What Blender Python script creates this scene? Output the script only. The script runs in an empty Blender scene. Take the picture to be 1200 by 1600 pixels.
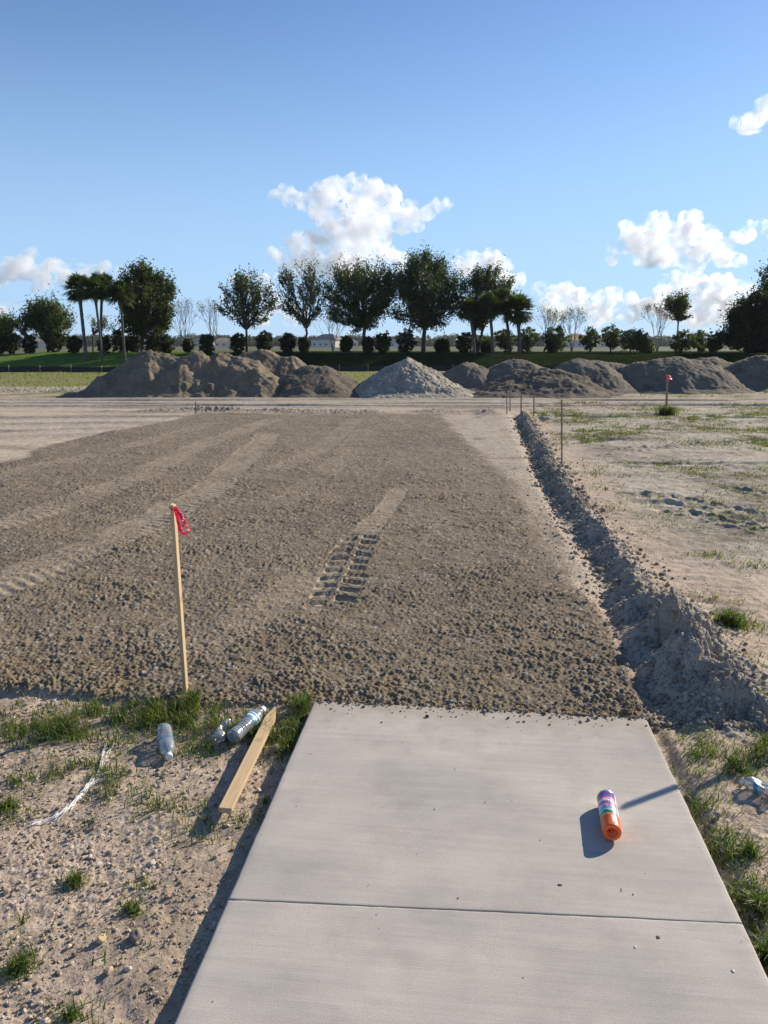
import bpy, math, random
import numpy as np
from mathutils import Matrix, Vector, Euler

# ------------------------------------------------------------ camera, sky, sun, exposure
SC = bpy.context.scene
F = 1186.0
PITCH = math.radians(12.45)
PSI = math.radians(6.25)
EYE = 1.6
cam_d = bpy.data.cameras.new("camera")
cam = bpy.data.objects.new("camera", cam_d)
SC.collection.objects.link(cam)
SC.camera = cam
cam_d.sensor_fit = 'VERTICAL'
cam_d.sensor_height = 36.0
cam_d.lens = 36.0 * F / 1600.0
cam_d.clip_start = 0.05
cam_d.clip_end = 20000
cam.location = (0, 0, EYE)
cam.rotation_euler = (math.radians(90) - PITCH, 0, PSI)

SUN_EL = math.radians(26)
SUN_AZ = math.radians(50 - 6.25)          # to the right of world +Y
world = bpy.data.worlds.new("World")
SC.world = world
world.use_nodes = True
wn = world.node_tree
wn.nodes.clear()
sky = wn.nodes.new('ShaderNodeTexSky')
sky.sky_type = 'NISHITA'
sky.sun_disc = False
sky.sun_elevation = SUN_EL
sky.sun_rotation = SUN_AZ
sky.altitude = 0
sky.air_density = 1.0
sky.dust_density = 0.15
sky.ozone_density = 4.2
bg = wn.nodes.new('ShaderNodeBackground')
bg.inputs[1].default_value = 0.086
wo = wn.nodes.new('ShaderNodeOutputWorld')
tint = wn.nodes.new('ShaderNodeVectorMath'); tint.operation = 'MULTIPLY'; tint.inputs[1].default_value = (0.94, 1.0, 1.10)
wn.links.new(sky.outputs[0], tint.inputs[0]); # humid air whitens the sky towards the horizon
gtc = wn.nodes.new('ShaderNodeTexCoord'); gsp = wn.nodes.new('ShaderNodeSeparateXYZ')
wn.links.new(gtc.outputs['Generated'], gsp.inputs[0])
gmr = wn.nodes.new('ShaderNodeMapRange'); gmr.interpolation_type = 'SMOOTHERSTEP'
for k_, v_ in ((1, -0.05), (2, 0.46), (3, 0.85), (4, 0.0)): gmr.inputs[k_].default_value = v_
wn.links.new(gsp.outputs[2], gmr.inputs[0])
gmx = wn.nodes.new('ShaderNodeMix'); gmx.data_type = 'RGBA'; gmx.inputs[7].default_value = (3.7, 5.7, 8.3, 1)
wn.links.new(gmr.outputs[0], gmx.inputs[0]); wn.links.new(tint.outputs[0], gmx.inputs[6])
wn.links.new(gmx.outputs[2], bg.inputs[0])
wn.links.new(bg.outputs[0], wo.inputs[0])

sun_d = bpy.data.lights.new("sun", 'SUN')
sun_d.energy = 5.0
sun_d.angle = math.radians(0.5)
sun_d.color = (1.0, 0.89, 0.74)
sun = bpy.data.objects.new("sun", sun_d)
SC.collection.objects.link(sun)
SUNV = Vector((math.sin(SUN_AZ) * math.cos(SUN_EL), math.cos(SUN_AZ) * math.cos(SUN_EL), math.sin(SUN_EL)))
sun.rotation_euler = SUNV.to_track_quat('Z', 'Y').to_euler()
sun.location = SUNV * 50

SC.view_settings.view_transform = 'Standard'
SC.view_settings.look = 'None'
SC.view_settings.exposure = 0.52
SC.view_settings.gamma = 1.0
SC.cycles.max_bounces = 40
SC.cycles.diffuse_bounces = 4
SC.cycles.glossy_bounces = 4
SC.cycles.transparent_max_bounces = 24
SC.cycles.volume_bounces = 40
SC.cycles.use_denoising = True
SC.cycles.volume_step_rate = 0.15
SC.cycles.volume_max_steps = 256

# ------------------------------------------------------------ helpers
rng = np.random.default_rng(7)
random.seed(7)
cP, sP, cS, sS = math.cos(PITCH), math.sin(PITCH), math.cos(PSI), math.sin(PSI)


def ground_at(px, py, z=-0.05):
    """where the sight line through a point of the photo meets height z"""
    r = px - 600; u = 800 - py
    fw = F * cP + u * sP; up = u * cP - F * sP
    t = (z - EYE) / up
    return Vector(((r * cS - fw * sS) * t, (r * sS + fw * cS) * t, z))


def at_dist(px, py, v):
    """point seen at a photo position, v metres forward"""
    r = px - 600; u = 800 - py
    fw = F * cP + u * sP; up = u * cP - F * sP
    t = v / fw
    return Vector(((r * cS - fw * sS) * t, (r * sS + fw * cS) * t, EYE + up * t))


def mk(name, V, Fs, mat, parent=None, smooth=True, attrs=None):
    V = np.asarray(V, dtype=np.float32).reshape(-1, 3)
    if not isinstance(Fs, (list, tuple)) or np.ndim(Fs[0]) < 2:
        Fs = [np.asarray(Fs)]
    Fs = [np.asarray(f, dtype=np.int32) for f in Fs if len(f)]
    me = bpy.data.meshes.new(name)
    me.vertices.add(len(V))
    me.vertices.foreach_set('co', V.ravel())
    nl = sum(f.size for f in Fs)
    npol = sum(len(f) for f in Fs)
    me.loops.add(nl)
    me.polygons.add(npol)
    me.loops.foreach_set('vertex_index', np.concatenate([f.ravel() for f in Fs]))
    tot = np.concatenate([np.full(len(f), f.shape[1], dtype=np.int32) for f in Fs])
    start = np.concatenate([[0], np.cumsum(tot)[:-1]]).astype(np.int32)
    me.polygons.foreach_set('loop_start', start)
    me.polygons.foreach_set('loop_total', tot)
    me.polygons.foreach_set('use_smooth', np.full(npol, smooth, dtype=bool))
    if attrs:
        for k, a in attrs.items():
            at = me.attributes.new(k, 'FLOAT_COLOR', 'POINT')
            c = np.ones((len(V), 4), dtype=np.float32)
            c[:, :3] = a
            at.data.foreach_set('color', c.ravel())
    me.update(calc_edges=True)
    me.validate()
    mats = mat if isinstance(mat, (list, tuple)) else [mat]
    for m in mats:
        me.materials.append(m)
    o = bpy.data.objects.new(name, me)
    SC.collection.objects.link(o)
    if parent is not None:
        o.parent = parent
    return o


class MB:
    def __init__(s): s.V = []; s.F = {}; s.n = 0; s.A = []
    def add(s, V, Fa, col=None):
        V = np.asarray(V, dtype=np.float64).reshape(-1, 3)
        for f in (Fa if isinstance(Fa, list) and np.ndim(Fa[0]) == 2 else [Fa]):
            f = np.asarray(f, dtype=np.int64)
            if len(f): s.F.setdefault(f.shape[1], []).append(f + s.n)
        s.V.append(V); s.n += len(V)
        if col is not None:
            s.A.append(np.broadcast_to(np.asarray(col, dtype=np.float32), (len(V), 3)))
        return s
    def build(s, name, mat, parent=None, smooth=True):
        V = np.concatenate(s.V)
        Fs = [np.concatenate(x) for x in s.F.values()]
        a = {'tint': np.concatenate(s.A)} if s.A else None
        return mk(name, V, Fs, mat, parent, smooth, a)


def tag(o, label=None, cat=None, group=None, kind=None):
    if label: o['label'] = label
    if cat: o['category'] = cat
    if group: o['group'] = group
    if kind: o['kind'] = kind
    return o


def empty(name, loc=(0, 0, 0), rot=(0, 0, 0)):
    o = bpy.data.objects.new(name, None)
    o.empty_display_size = 0.1
    SC.collection.objects.link(o)
    o.location = loc; o.rotation_euler = rot
    return o


def tube(P, R, n=8, cap=True):
    P = np.asarray(P, dtype=float); R = np.broadcast_to(np.asarray(R, dtype=float), (len(P),))
    T = np.gradient(P, axis=0)
    T /= np.linalg.norm(T, axis=1)[:, None] + 1e-9
    ref = np.array([0, 0, 1.0]) if abs(T[0][2]) < 0.9 else np.array([1.0, 0, 0])
    A = np.cross(T, ref); A /= np.linalg.norm(A, axis=1)[:, None] + 1e-9
    B = np.cross(T, A)
    th = np.linspace(0, 2 * np.pi, n, endpoint=False)
    V = P[:, None, :] + R[:, None, None] * (np.cos(th)[None, :, None] * A[:, None, :] + np.sin(th)[None, :, None] * B[:, None, :])
    V = V.reshape(-1, 3)
    i = np.arange(len(P) - 1)[:, None]; j = np.arange(n)[None, :]
    q = np.stack([i * n + j, i * n + (j + 1) % n, (i + 1) * n + (j + 1) % n, (i + 1) * n + j], -1).reshape(-1, 4)
    return V, q


def lathe(prof, n=32, squash=None):
    """prof: list of (r, z) along local z"""
    prof = np.asarray(prof, dtype=float)
    th = np.linspace(0, 2 * np.pi, n, endpoint=False)
    V = np.stack([prof[:, 0, None] * np.cos(th), prof[:, 0, None] * np.sin(th), np.repeat(prof[:, 1, None], n, 1)], -1).reshape(-1, 3)
    m = len(prof)
    i = np.arange(m - 1)[:, None]; j = np.arange(n)[None, :]
    q = np.stack([i * n + j, i * n + (j + 1) % n, (i + 1) * n + (j + 1) % n, (i + 1) * n + j], -1).reshape(-1, 4)
    return V, q


def box(x0, y0, z0, x1, y1, z1):
    V = [(x0, y0, z0), (x1, y0, z0), (x1, y1, z0), (x0, y1, z0), (x0, y0, z1), (x1, y0, z1), (x1, y1, z1), (x0, y1, z1)]
    q = [(0, 3, 2, 1), (4, 5, 6, 7), (0, 1, 5, 4), (1, 2, 6, 5), (2, 3, 7, 6), (3, 0, 4, 7)]
    return V, q


def bevel(o, w=0.002, seg=2, angle=35):
    m = o.modifiers.new('bevel', 'BEVEL'); m.width = w; m.segments = seg
    m.limit_method = 'ANGLE'; m.angle_limit = math.radians(angle)
    return o


# numpy noise ------------------------------------------------
def hsh(ix, iy, seed):
    h = (ix.astype(np.int64) * 374761393 + iy.astype(np.int64) * 668265263 + seed * 1442695041) & 0xffffffff
    h = ((h ^ (h >> 13)) * 1274126177) & 0xffffffff
    h = ((h ^ (h >> 15)) * 2246822519) & 0xffffffff
    return ((h ^ (h >> 16)) & 0xffffff) / float(0x1000000)


def noise(x, y, scale, seed=0):
    x = x / scale; y = y / scale
    ix = np.floor(x); iy = np.floor(y)
    fx = x - ix; fy = y - iy
    def g(dx, dy):
        a = hsh(ix + dx, iy + dy, seed) * 2 * np.pi
        return np.cos(a) * (fx - dx) + np.sin(a) * (fy - dy)
    u = fx * fx * fx * (fx * (fx * 6 - 15) + 10); v = fy * fy * fy * (fy * (fy * 6 - 15) + 10)
    return ((g(0, 0) * (1 - u) + g(1, 0) * u) * (1 - v) + (g(0, 1) * (1 - u) + g(1, 1) * u) * v) * 1.5


def fbm(x, y, scale, seed=0, octv=4, gain=0.5):
    s = 0; a = 1; t = 0
    for k in range(octv):
        s = s + a * noise(x, y, scale / 2 ** k, seed + k * 17); t += a; a *= gain
    return s / t * 1.4


def clods(x, y, cell, seed=0, dens=0.8):
    """rounded lumps of random size on a jittered grid; returns height / cell, id"""
    gx = x / cell; gy = y / cell
    ix = np.floor(gx); iy = np.floor(gy)
    best = np.zeros_like(x); bid = np.zeros_like(x)
    for dx in (-1, 0, 1):
        for dy in (-1, 0, 1):
            cx = ix + dx; cy = iy + dy
            px = cx + hsh(cx, cy, seed); py = cy + hsh(cx, cy, seed + 5)
            r = 0.25 + 0.5 * hsh(cx, cy, seed + 9) ** 1.5
            r = np.where(hsh(cx, cy, seed + 13) < dens, r, 0)
            d2 = (gx - px) ** 2 + (gy - py) ** 2
            hh = np.sqrt(np.maximum(r * r - d2, 0)) * 0.9
            m = hh > best
            best = np.where(m, hh, best); bid = np.where(m, hsh(cx, cy, seed + 21), bid)
    return best, bid


def sst(a, b, x):
    t = np.clip((x - a) / (b - a), 0, 1)
    return t * t * (3 - 2 * t)


# ------------------------------------------------------------ materials
def new_mat(name):
    m = bpy.data.materials.new(name); m.use_nodes = True
    nt = m.node_tree; b = nt.nodes['Principled BSDF']
    return m, nt, b


def N(nt, t, **kw):
    n = nt.nodes.new(t)
    for k, v in kw.items():
        if k.startswith('i_'):
            key = k[2:]
            n.inputs[int(key) if key.isdigit() else key].default_value = v
        else: setattr(n, k, v)
    return n


def soil_mat(name, attr='tint', fine=0.012, bump=0.6, mid=0.1, var=0.35, bdist=0.01):
    """soil: colour from a vertex attribute, broken up by noise of several sizes"""
    m, nt, b = new_mat(name)
    L = nt.links.new
    tc = N(nt, 'ShaderNodeTexCoord')
    at = N(nt, 'ShaderNodeAttribute'); at.attribute_name = attr
    n1 = N(nt, 'ShaderNodeTexNoise', i_Scale=1 / fine, i_Detail=4.0, i_Roughness=0.65)
    n2 = N(nt, 'ShaderNodeTexNoise', i_Scale=1 / mid, i_Detail=5.0, i_Roughness=0.6)
    L(tc.outputs['Object'], n1.inputs['Vector']); L(tc.outputs['Object'], n2.inputs['Vector'])
    r1 = N(nt, 'ShaderNodeMapRange', i_1=0.3, i_2=0.7, i_3=1 - var, i_4=1 + var)
    r2 = N(nt, 'ShaderNodeMapRange', i_1=0.3, i_2=0.7, i_3=1 - var * .7, i_4=1 + var * .7)
    L(n1.outputs[0], r1.inputs[0]); L(n2.outputs[0], r2.inputs[0])
    mu = N(nt, 'ShaderNodeMath', operation='MULTIPLY')
    L(r1.outputs[0], mu.inputs[0]); L(r2.outputs[0], mu.inputs[1])
    vm = N(nt, 'ShaderNodeVectorMath', operation='SCALE')
    L(at.outputs['Color'], vm.inputs[0]); L(mu.outputs[0], vm.inputs['Scale'])
    L(vm.outputs[0], b.inputs['Base Color'])
    b.inputs['Roughness'].default_value = 0.95
    b.inputs['Specular IOR Level'].default_value = 0.15
    bp = N(nt, 'ShaderNodeBump', i_Strength=bump, i_Distance=bdist)
    L(n1.outputs[0], bp.inputs['Height']); L(bp.outputs[0], b.inputs['Normal'])
    return m


def plain(name, col, rough=0.6, var=0.0, scale=30, spec=0.5, bump=0.0, metal=0.0, stretch=None, bdist=0.003):
    m, nt, b = new_mat(name)
    L = nt.links.new
    b.inputs['Base Color'].default_value = (*col, 1)
    b.inputs['Roughness'].default_value = rough
    b.inputs['Specular IOR Level'].default_value = spec
    b.inputs['Metallic'].default_value = metal
    if var or bump:
        tc = N(nt, 'ShaderNodeTexCoord'); mp = N(nt, 'ShaderNodeMapping')
        if stretch: mp.inputs['Scale'].default_value = stretch
        n = N(nt, 'ShaderNodeTexNoise', i_Scale=scale, i_Detail=5.0, i_Roughness=0.6)
        L(tc.outputs['Object'], mp.inputs[0]); L(mp.outputs[0], n.inputs['Vector'])
        r = N(nt, 'ShaderNodeMapRange', i_1=0.3, i_2=0.7, i_3=1 - var, i_4=1 + var)
        L(n.outputs[0], r.inputs[0])
        vm = N(nt, 'ShaderNodeVectorMath', operation='SCALE')
        vm.inputs[0].default_value = col
        L(r.outputs[0], vm.inputs['Scale']); L(vm.outputs[0], b.inputs['Base Color'])
        if bump:
            bp = N(nt, 'ShaderNodeBump', i_Strength=bump, i_Distance=bdist)
            L(n.outputs[0], bp.inputs['Height']); L(bp.outputs[0], b.inputs['Normal'])
    return m


def leaf_mat(name, trans=0.35, rough=0.55):
    """foliage: tint attribute, thin and partly translucent"""
    m, nt, b = new_mat(name)
    L = nt.links.new
    at = N(nt, 'ShaderNodeAttribute'); at.attribute_name = 'tint'
    L(at.outputs['Color'], b.inputs['Base Color'])
    b.inputs['Roughness'].default_value = rough
    b.inputs['Specular IOR Level'].default_value = 0.3
    tr = N(nt, 'ShaderNodeBsdfTranslucent')
    vm = N(nt, 'ShaderNodeVectorMath', operation='MULTIPLY'); vm.inputs[1].default_value = (1.3, 1.5, 0.6)
    L(at.outputs['Color'], vm.inputs[0]); L(vm.outputs[0], tr.inputs['Color'])
    mx = N(nt, 'ShaderNodeMixShader'); mx.inputs[0].default_value = trans
    out = nt.nodes['Material Output']
    L(b.outputs[0], mx.inputs[1]); L(tr.outputs[0], mx.inputs[2]); L(mx.outputs[0], out.inputs[0])
    return m


M_SOIL = soil_mat('soil', fine=0.010, mid=0.12, bump=0.7, var=0.28, bdist=0.006)
M_PILE = soil_mat('pile_soil', fine=0.05, mid=0.5, bump=0.7, var=0.28, bdist=0.03)
M_LAWN = soil_mat('turf', fine=0.06, mid=0.6, bump=1.0, var=0.4, bdist=0.05)
M_LAWN.node_tree.nodes['Principled BSDF'].inputs['Specular IOR Level'].default_value = 0.0
M_STONE = soil_mat('stone', fine=0.006, mid=0.03, bump=0.5, var=0.2, bdist=0.002)
M_LEAF = leaf_mat('leaf', 0.38)
M_GRASS = leaf_mat('grass_blade', 0.4, 0.5)
M_BARK = plain('bark', (0.10, 0.085, 0.07), 0.9, 0.4, 6, 0.2, 0.8, stretch=(1, 1, 0.3), bdist=0.05)
M_PALMBARK = plain('palm_bark', (0.13, 0.115, 0.10), 0.9, 0.35, 8, 0.2, 0.8, stretch=(0.5, 0.5, 3), bdist=0.05)


def concrete_mat():
    m, nt, b = new_mat('broomed_concrete')
    L = nt.links.new
    tc = N(nt, 'ShaderNodeTexCoord')
    def nz(scale, stretch, det=5.0, rough=0.6):
        mp = N(nt, 'ShaderNodeMapping'); mp.inputs['Scale'].default_value = stretch
        n = N(nt, 'ShaderNodeTexNoise', i_Scale=scale, i_Detail=det, i_Roughness=rough)
        L(tc.outputs['Object'], mp.inputs[0]); L(mp.outputs[0], n.inputs['Vector'])
        return n
    blotch = nz(1.6, (1, 1.4, 1), 6.0, 0.65)
    streak = nz(9, (0.25, 5, 1), 5.0, 0.6)
    fine = nz(260, (1, 1, 1), 3.0, 0.6)
    broom = nz(30, (0.15, 9, 1), 3.0, 0.5)
    spots = nz(14, (1, 1, 1), 2.0, 0.5)
    r1 = N(nt, 'ShaderNodeMapRange', i_1=0.3, i_2=0.7, i_3=0.80, i_4=1.14); L(blotch.outputs[0], r1.inputs[0])
    r2 = N(nt, 'ShaderNodeMapRange', i_1=0.3, i_2=0.7, i_3=0.93, i_4=1.06); L(streak.outputs[0], r2.inputs[0])
    r3 = N(nt, 'ShaderNodeMapRange', i_1=0.3, i_2=0.7, i_3=0.84, i_4=1.12); L(fine.outputs[0], r3.inputs[0])
    r4 = N(nt, 'ShaderNodeMapRange', i_1=0.74, i_2=0.82, i_3=1.0, i_4=0.8); L(spots.outputs[0], r4.inputs[0])
    a = N(nt, 'ShaderNodeMath', operation='MULTIPLY'); L(r1.outputs[0], a.inputs[0]); L(r2.outputs[0], a.inputs[1])
    c = N(nt, 'ShaderNodeMath', operation='MULTIPLY'); L(a.outputs[0], c.inputs[0]); L(r3.outputs[0], c.inputs[1])
    d = N(nt, 'ShaderNodeMath', operation='MULTIPLY'); L(c.outputs[0], d.inputs[0]); L(r4.outputs[0], d.inputs[1])
    mx = N(nt, 'ShaderNodeMix', data_type='RGBA')
    mx.inputs[6].default_value = (0.43, 0.40, 0.365, 1); mx.inputs[7].default_value = (0.48, 0.435, 0.37, 1)
    L(blotch.outputs[0], mx.inputs[0])
    vm = N(nt, 'ShaderNodeVectorMath', operation='SCALE')
    L(mx.outputs[2], vm.inputs[0]); L(d.outputs[0], vm.inputs['Scale'])
    # orange overspray and a cream spill beside the can
    prev = vm.outputs[0]
    for (cx, cy, rad, c_, k_) in ((0.585, 2.335, .085, (0.58, 0.30, 0.18, 1), .18), (0.50, 2.25, .06, (0.42, 0.27, 0.2, 1), .25), (0.515, 2.59, .035, (0.60, 0.54, 0.40, 1), .55)):
        ds = N(nt, 'ShaderNodeVectorMath', operation='DISTANCE'); ds.inputs[1].default_value = (cx, cy, 0)
        L(tc.outputs['Object'], ds.inputs[0])
        ns = N(nt, 'ShaderNodeTexNoise', i_Scale=120.0, i_Detail=3.0); L(tc.outputs['Object'], ns.inputs[0])
        f1 = N(nt, 'ShaderNodeMapRange', i_1=rad, i_2=rad * .2, i_3=0.0, i_4=k_); L(ds.outputs['Value'], f1.inputs[0])
        f2 = N(nt, 'ShaderNodeMapRange', i_1=0.4, i_2=0.62, i_3=0.0, i_4=1.0); L(ns.outputs[0], f2.inputs[0])
        f3 = N(nt, 'ShaderNodeMath', operation='MULTIPLY'); L(f1.outputs[0], f3.inputs[0]); L(f2.outputs[0], f3.inputs[1])
        mo = N(nt, 'ShaderNodeMix', data_type='RGBA'); mo.inputs[7].default_value = c_
        L(f3.outputs[0], mo.inputs[0]); L(prev, mo.inputs[6]); prev = mo.outputs[2]
    # soil dusted over the far end
    sy = N(nt, 'ShaderNodeSeparateXYZ'); L(tc.outputs['Object'], sy.inputs[0])
    ns = nz(11, (1, 1, 1), 6.0, .7)
    sm = N(nt, 'ShaderNodeMath', operation='MULTIPLY_ADD', i_1=.55, i_2=-.27); L(ns.outputs[0], sm.inputs[0])
    sa = N(nt, 'ShaderNodeMath', operation='ADD'); L(sy.outputs[1], sa.inputs[0]); L(sm.outputs[0], sa.inputs[1])
    f1 = N(nt, 'ShaderNodeMapRange', i_1=2.92, i_2=3.22, i_3=0.0, i_4=.75); L(sa.outputs[0], f1.inputs[0])
    mo = N(nt, 'ShaderNodeMix', data_type='RGBA'); mo.inputs[7].default_value = (0.33, 0.275, 0.21, 1)
    L(f1.outputs[0], mo.inputs[0]); L(prev, mo.inputs[6]); prev = mo.outputs[2]
    # dirty mottling and a pale scuffed scrape
    ns = nz(5.5, (1, 1, 1), 8.0, .72)
    f1 = N(nt, 'ShaderNodeMapRange', i_1=.52, i_2=.70, i_3=0.0, i_4=.38); L(ns.outputs[0], f1.inputs[0])
    mo = N(nt, 'ShaderNodeMix', data_type='RGBA'); mo.inputs[7].default_value = (0.30, 0.27, 0.235, 1)
    L(f1.outputs[0], mo.inputs[0]); L(prev, mo.inputs[6]); prev = mo.outputs[2]
    mp = N(nt, 'ShaderNodeMapping'); mp.inputs['Rotation'].default_value = (0, 0, .75); mp.inputs['Scale'].default_value = (26, 2.2, 1)
    ns = N(nt, 'ShaderNodeTexNoise', i_Scale=1.0, i_Detail=6.0, i_Roughness=.7); L(tc.outputs['Object'], mp.inputs[0]); L(mp.outputs[0], ns.inputs[0])
    f1 = N(nt, 'ShaderNodeMapRange', i_1=.64, i_2=.74, i_3=0.0, i_4=.30); L(ns.outputs[0], f1.inputs[0])
    mo = N(nt, 'ShaderNodeMix', data_type='RGBA'); mo.inputs[7].default_value = (0.56, 0.51, 0.43, 1)
    L(f1.outputs[0], mo.inputs[0]); L(prev, mo.inputs[6]); prev = mo.outputs[2]
    L(prev, b.inputs['Base Color'])
    b.inputs['Roughness'].default_value = 0.85
    b.inputs['Specular IOR Level'].default_value = 0.25
    s = N(nt, 'ShaderNodeMath', operation='ADD'); L(fine.outputs[0], s.inputs[0]); L(broom.outputs[0], s.inputs[1])
    bp = N(nt, 'ShaderNodeBump', i_Strength=0.35, i_Distance=0.0012)
    L(s.outputs[0], bp.inputs['Height']); L(bp.outputs[0], b.inputs['Normal'])
    return m


M_CONC = concrete_mat()

# ------------------------------------------------------------ the terrain
SLAB_X0, SLAB_X1, SLAB_Y1, JOINT_Y = -0.67, 0.81, 3.165, 1.88


def fwd(x, y): return y * cS - x * sS
def side(x, y): return x * cS + y * sS


def ridge_x(y):
    return np.interp(y, [2.6, 3.3, 4, 4.7, 5.6, 6.4, 7.6, 10, 12.5, 15, 18.3], [1.27, 1.20, 1.18, 1.17, 1.18, 1.17, 1.13, 1.12, 1.18, 1.22, 1.30])


LANES = [  # (polyline, width, tread depth, lightness, phase)
    ([(-0.86, 4.55), (-0.91, 6.45)], 0.165, 0.013, 1.0),
    ([(-0.90, 6.4), (-0.80, 7.4), (-0.74, 8.8)], 0.12, 0.006, 0.60),
    ([(-1.55, 3.6), (-1.2, 4.6), (-1.05, 5.4)], 0.22, 0.003, 0.28),
    ([(-3.4, 3.6), (-2.95, 6.2), (-2.95, 8.5), (-3.4, 12.0), (-3.7, 14)], 0.26, 0.008, 0.55),
    ([(-4.7, 4.5), (-4.2, 7), (-4.1, 9), (-4.4, 12), (-4.3, 17)], 0.25, 0.006, 0.42),
    ([(-2.6, 9), (-2.3, 12), (-2.5, 17.3)], 0.2, 0.003, 0.3),
    ([(-6.0, 8.5), (-5.5, 12), (-5.4, 16)], 0.2, 0.003, 0.3),
    ([(-1.9, 7.5), (-1.8, 11), (-2.0, 15)], 0.2, 0.003, 0.18),
    ([(0.35, 12), (-0.1, 15), (-0.2, 17.5)], 0.12, 0.003, 0.2),
]


FIELD_TRACKS = [([tuple(ground_at(px_, py_)[:2]) for px_, py_ in pl], w_) for pl, w_ in (
    ([(940, 772), (1040, 776), (1120, 790), (1230, 818)], .12), ([(1000, 786), (1100, 806), (1230, 838)], .11),
    ([(960, 704), (1060, 696), (1170, 686)], .13), ([(1110, 758), (1240, 778)], .12), ([(930, 745), (1000, 750)], .12), ([(1020, 655), (1150, 660), (1260, 657)], .2))]


def lane_dist(x, y, P):
    d = np.full(x.shape, 1e9); t = np.zeros(x.shape); acc = 0.0; sg = np.zeros(x.shape)
    for (ax, ay), (bx, by) in zip(P[:-1], P[1:]):
        L = math.hypot(bx - ax, by - ay); ux, uy = (bx - ax) / L, (by - ay) / L
        s = np.clip((x - ax) * ux + (y - ay) * uy, 0, L)
        dx = x - ax - ux * s; dy = y - ay - uy * s
        dd = np.hypot(dx, dy)
        m = dd < d
        d = np.where(m, dd, d); t = np.where(m, acc + s, t); sg = np.where(m, dx * uy - dy * ux, sg)
        acc += L
    return d, t, acc, sg


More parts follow.
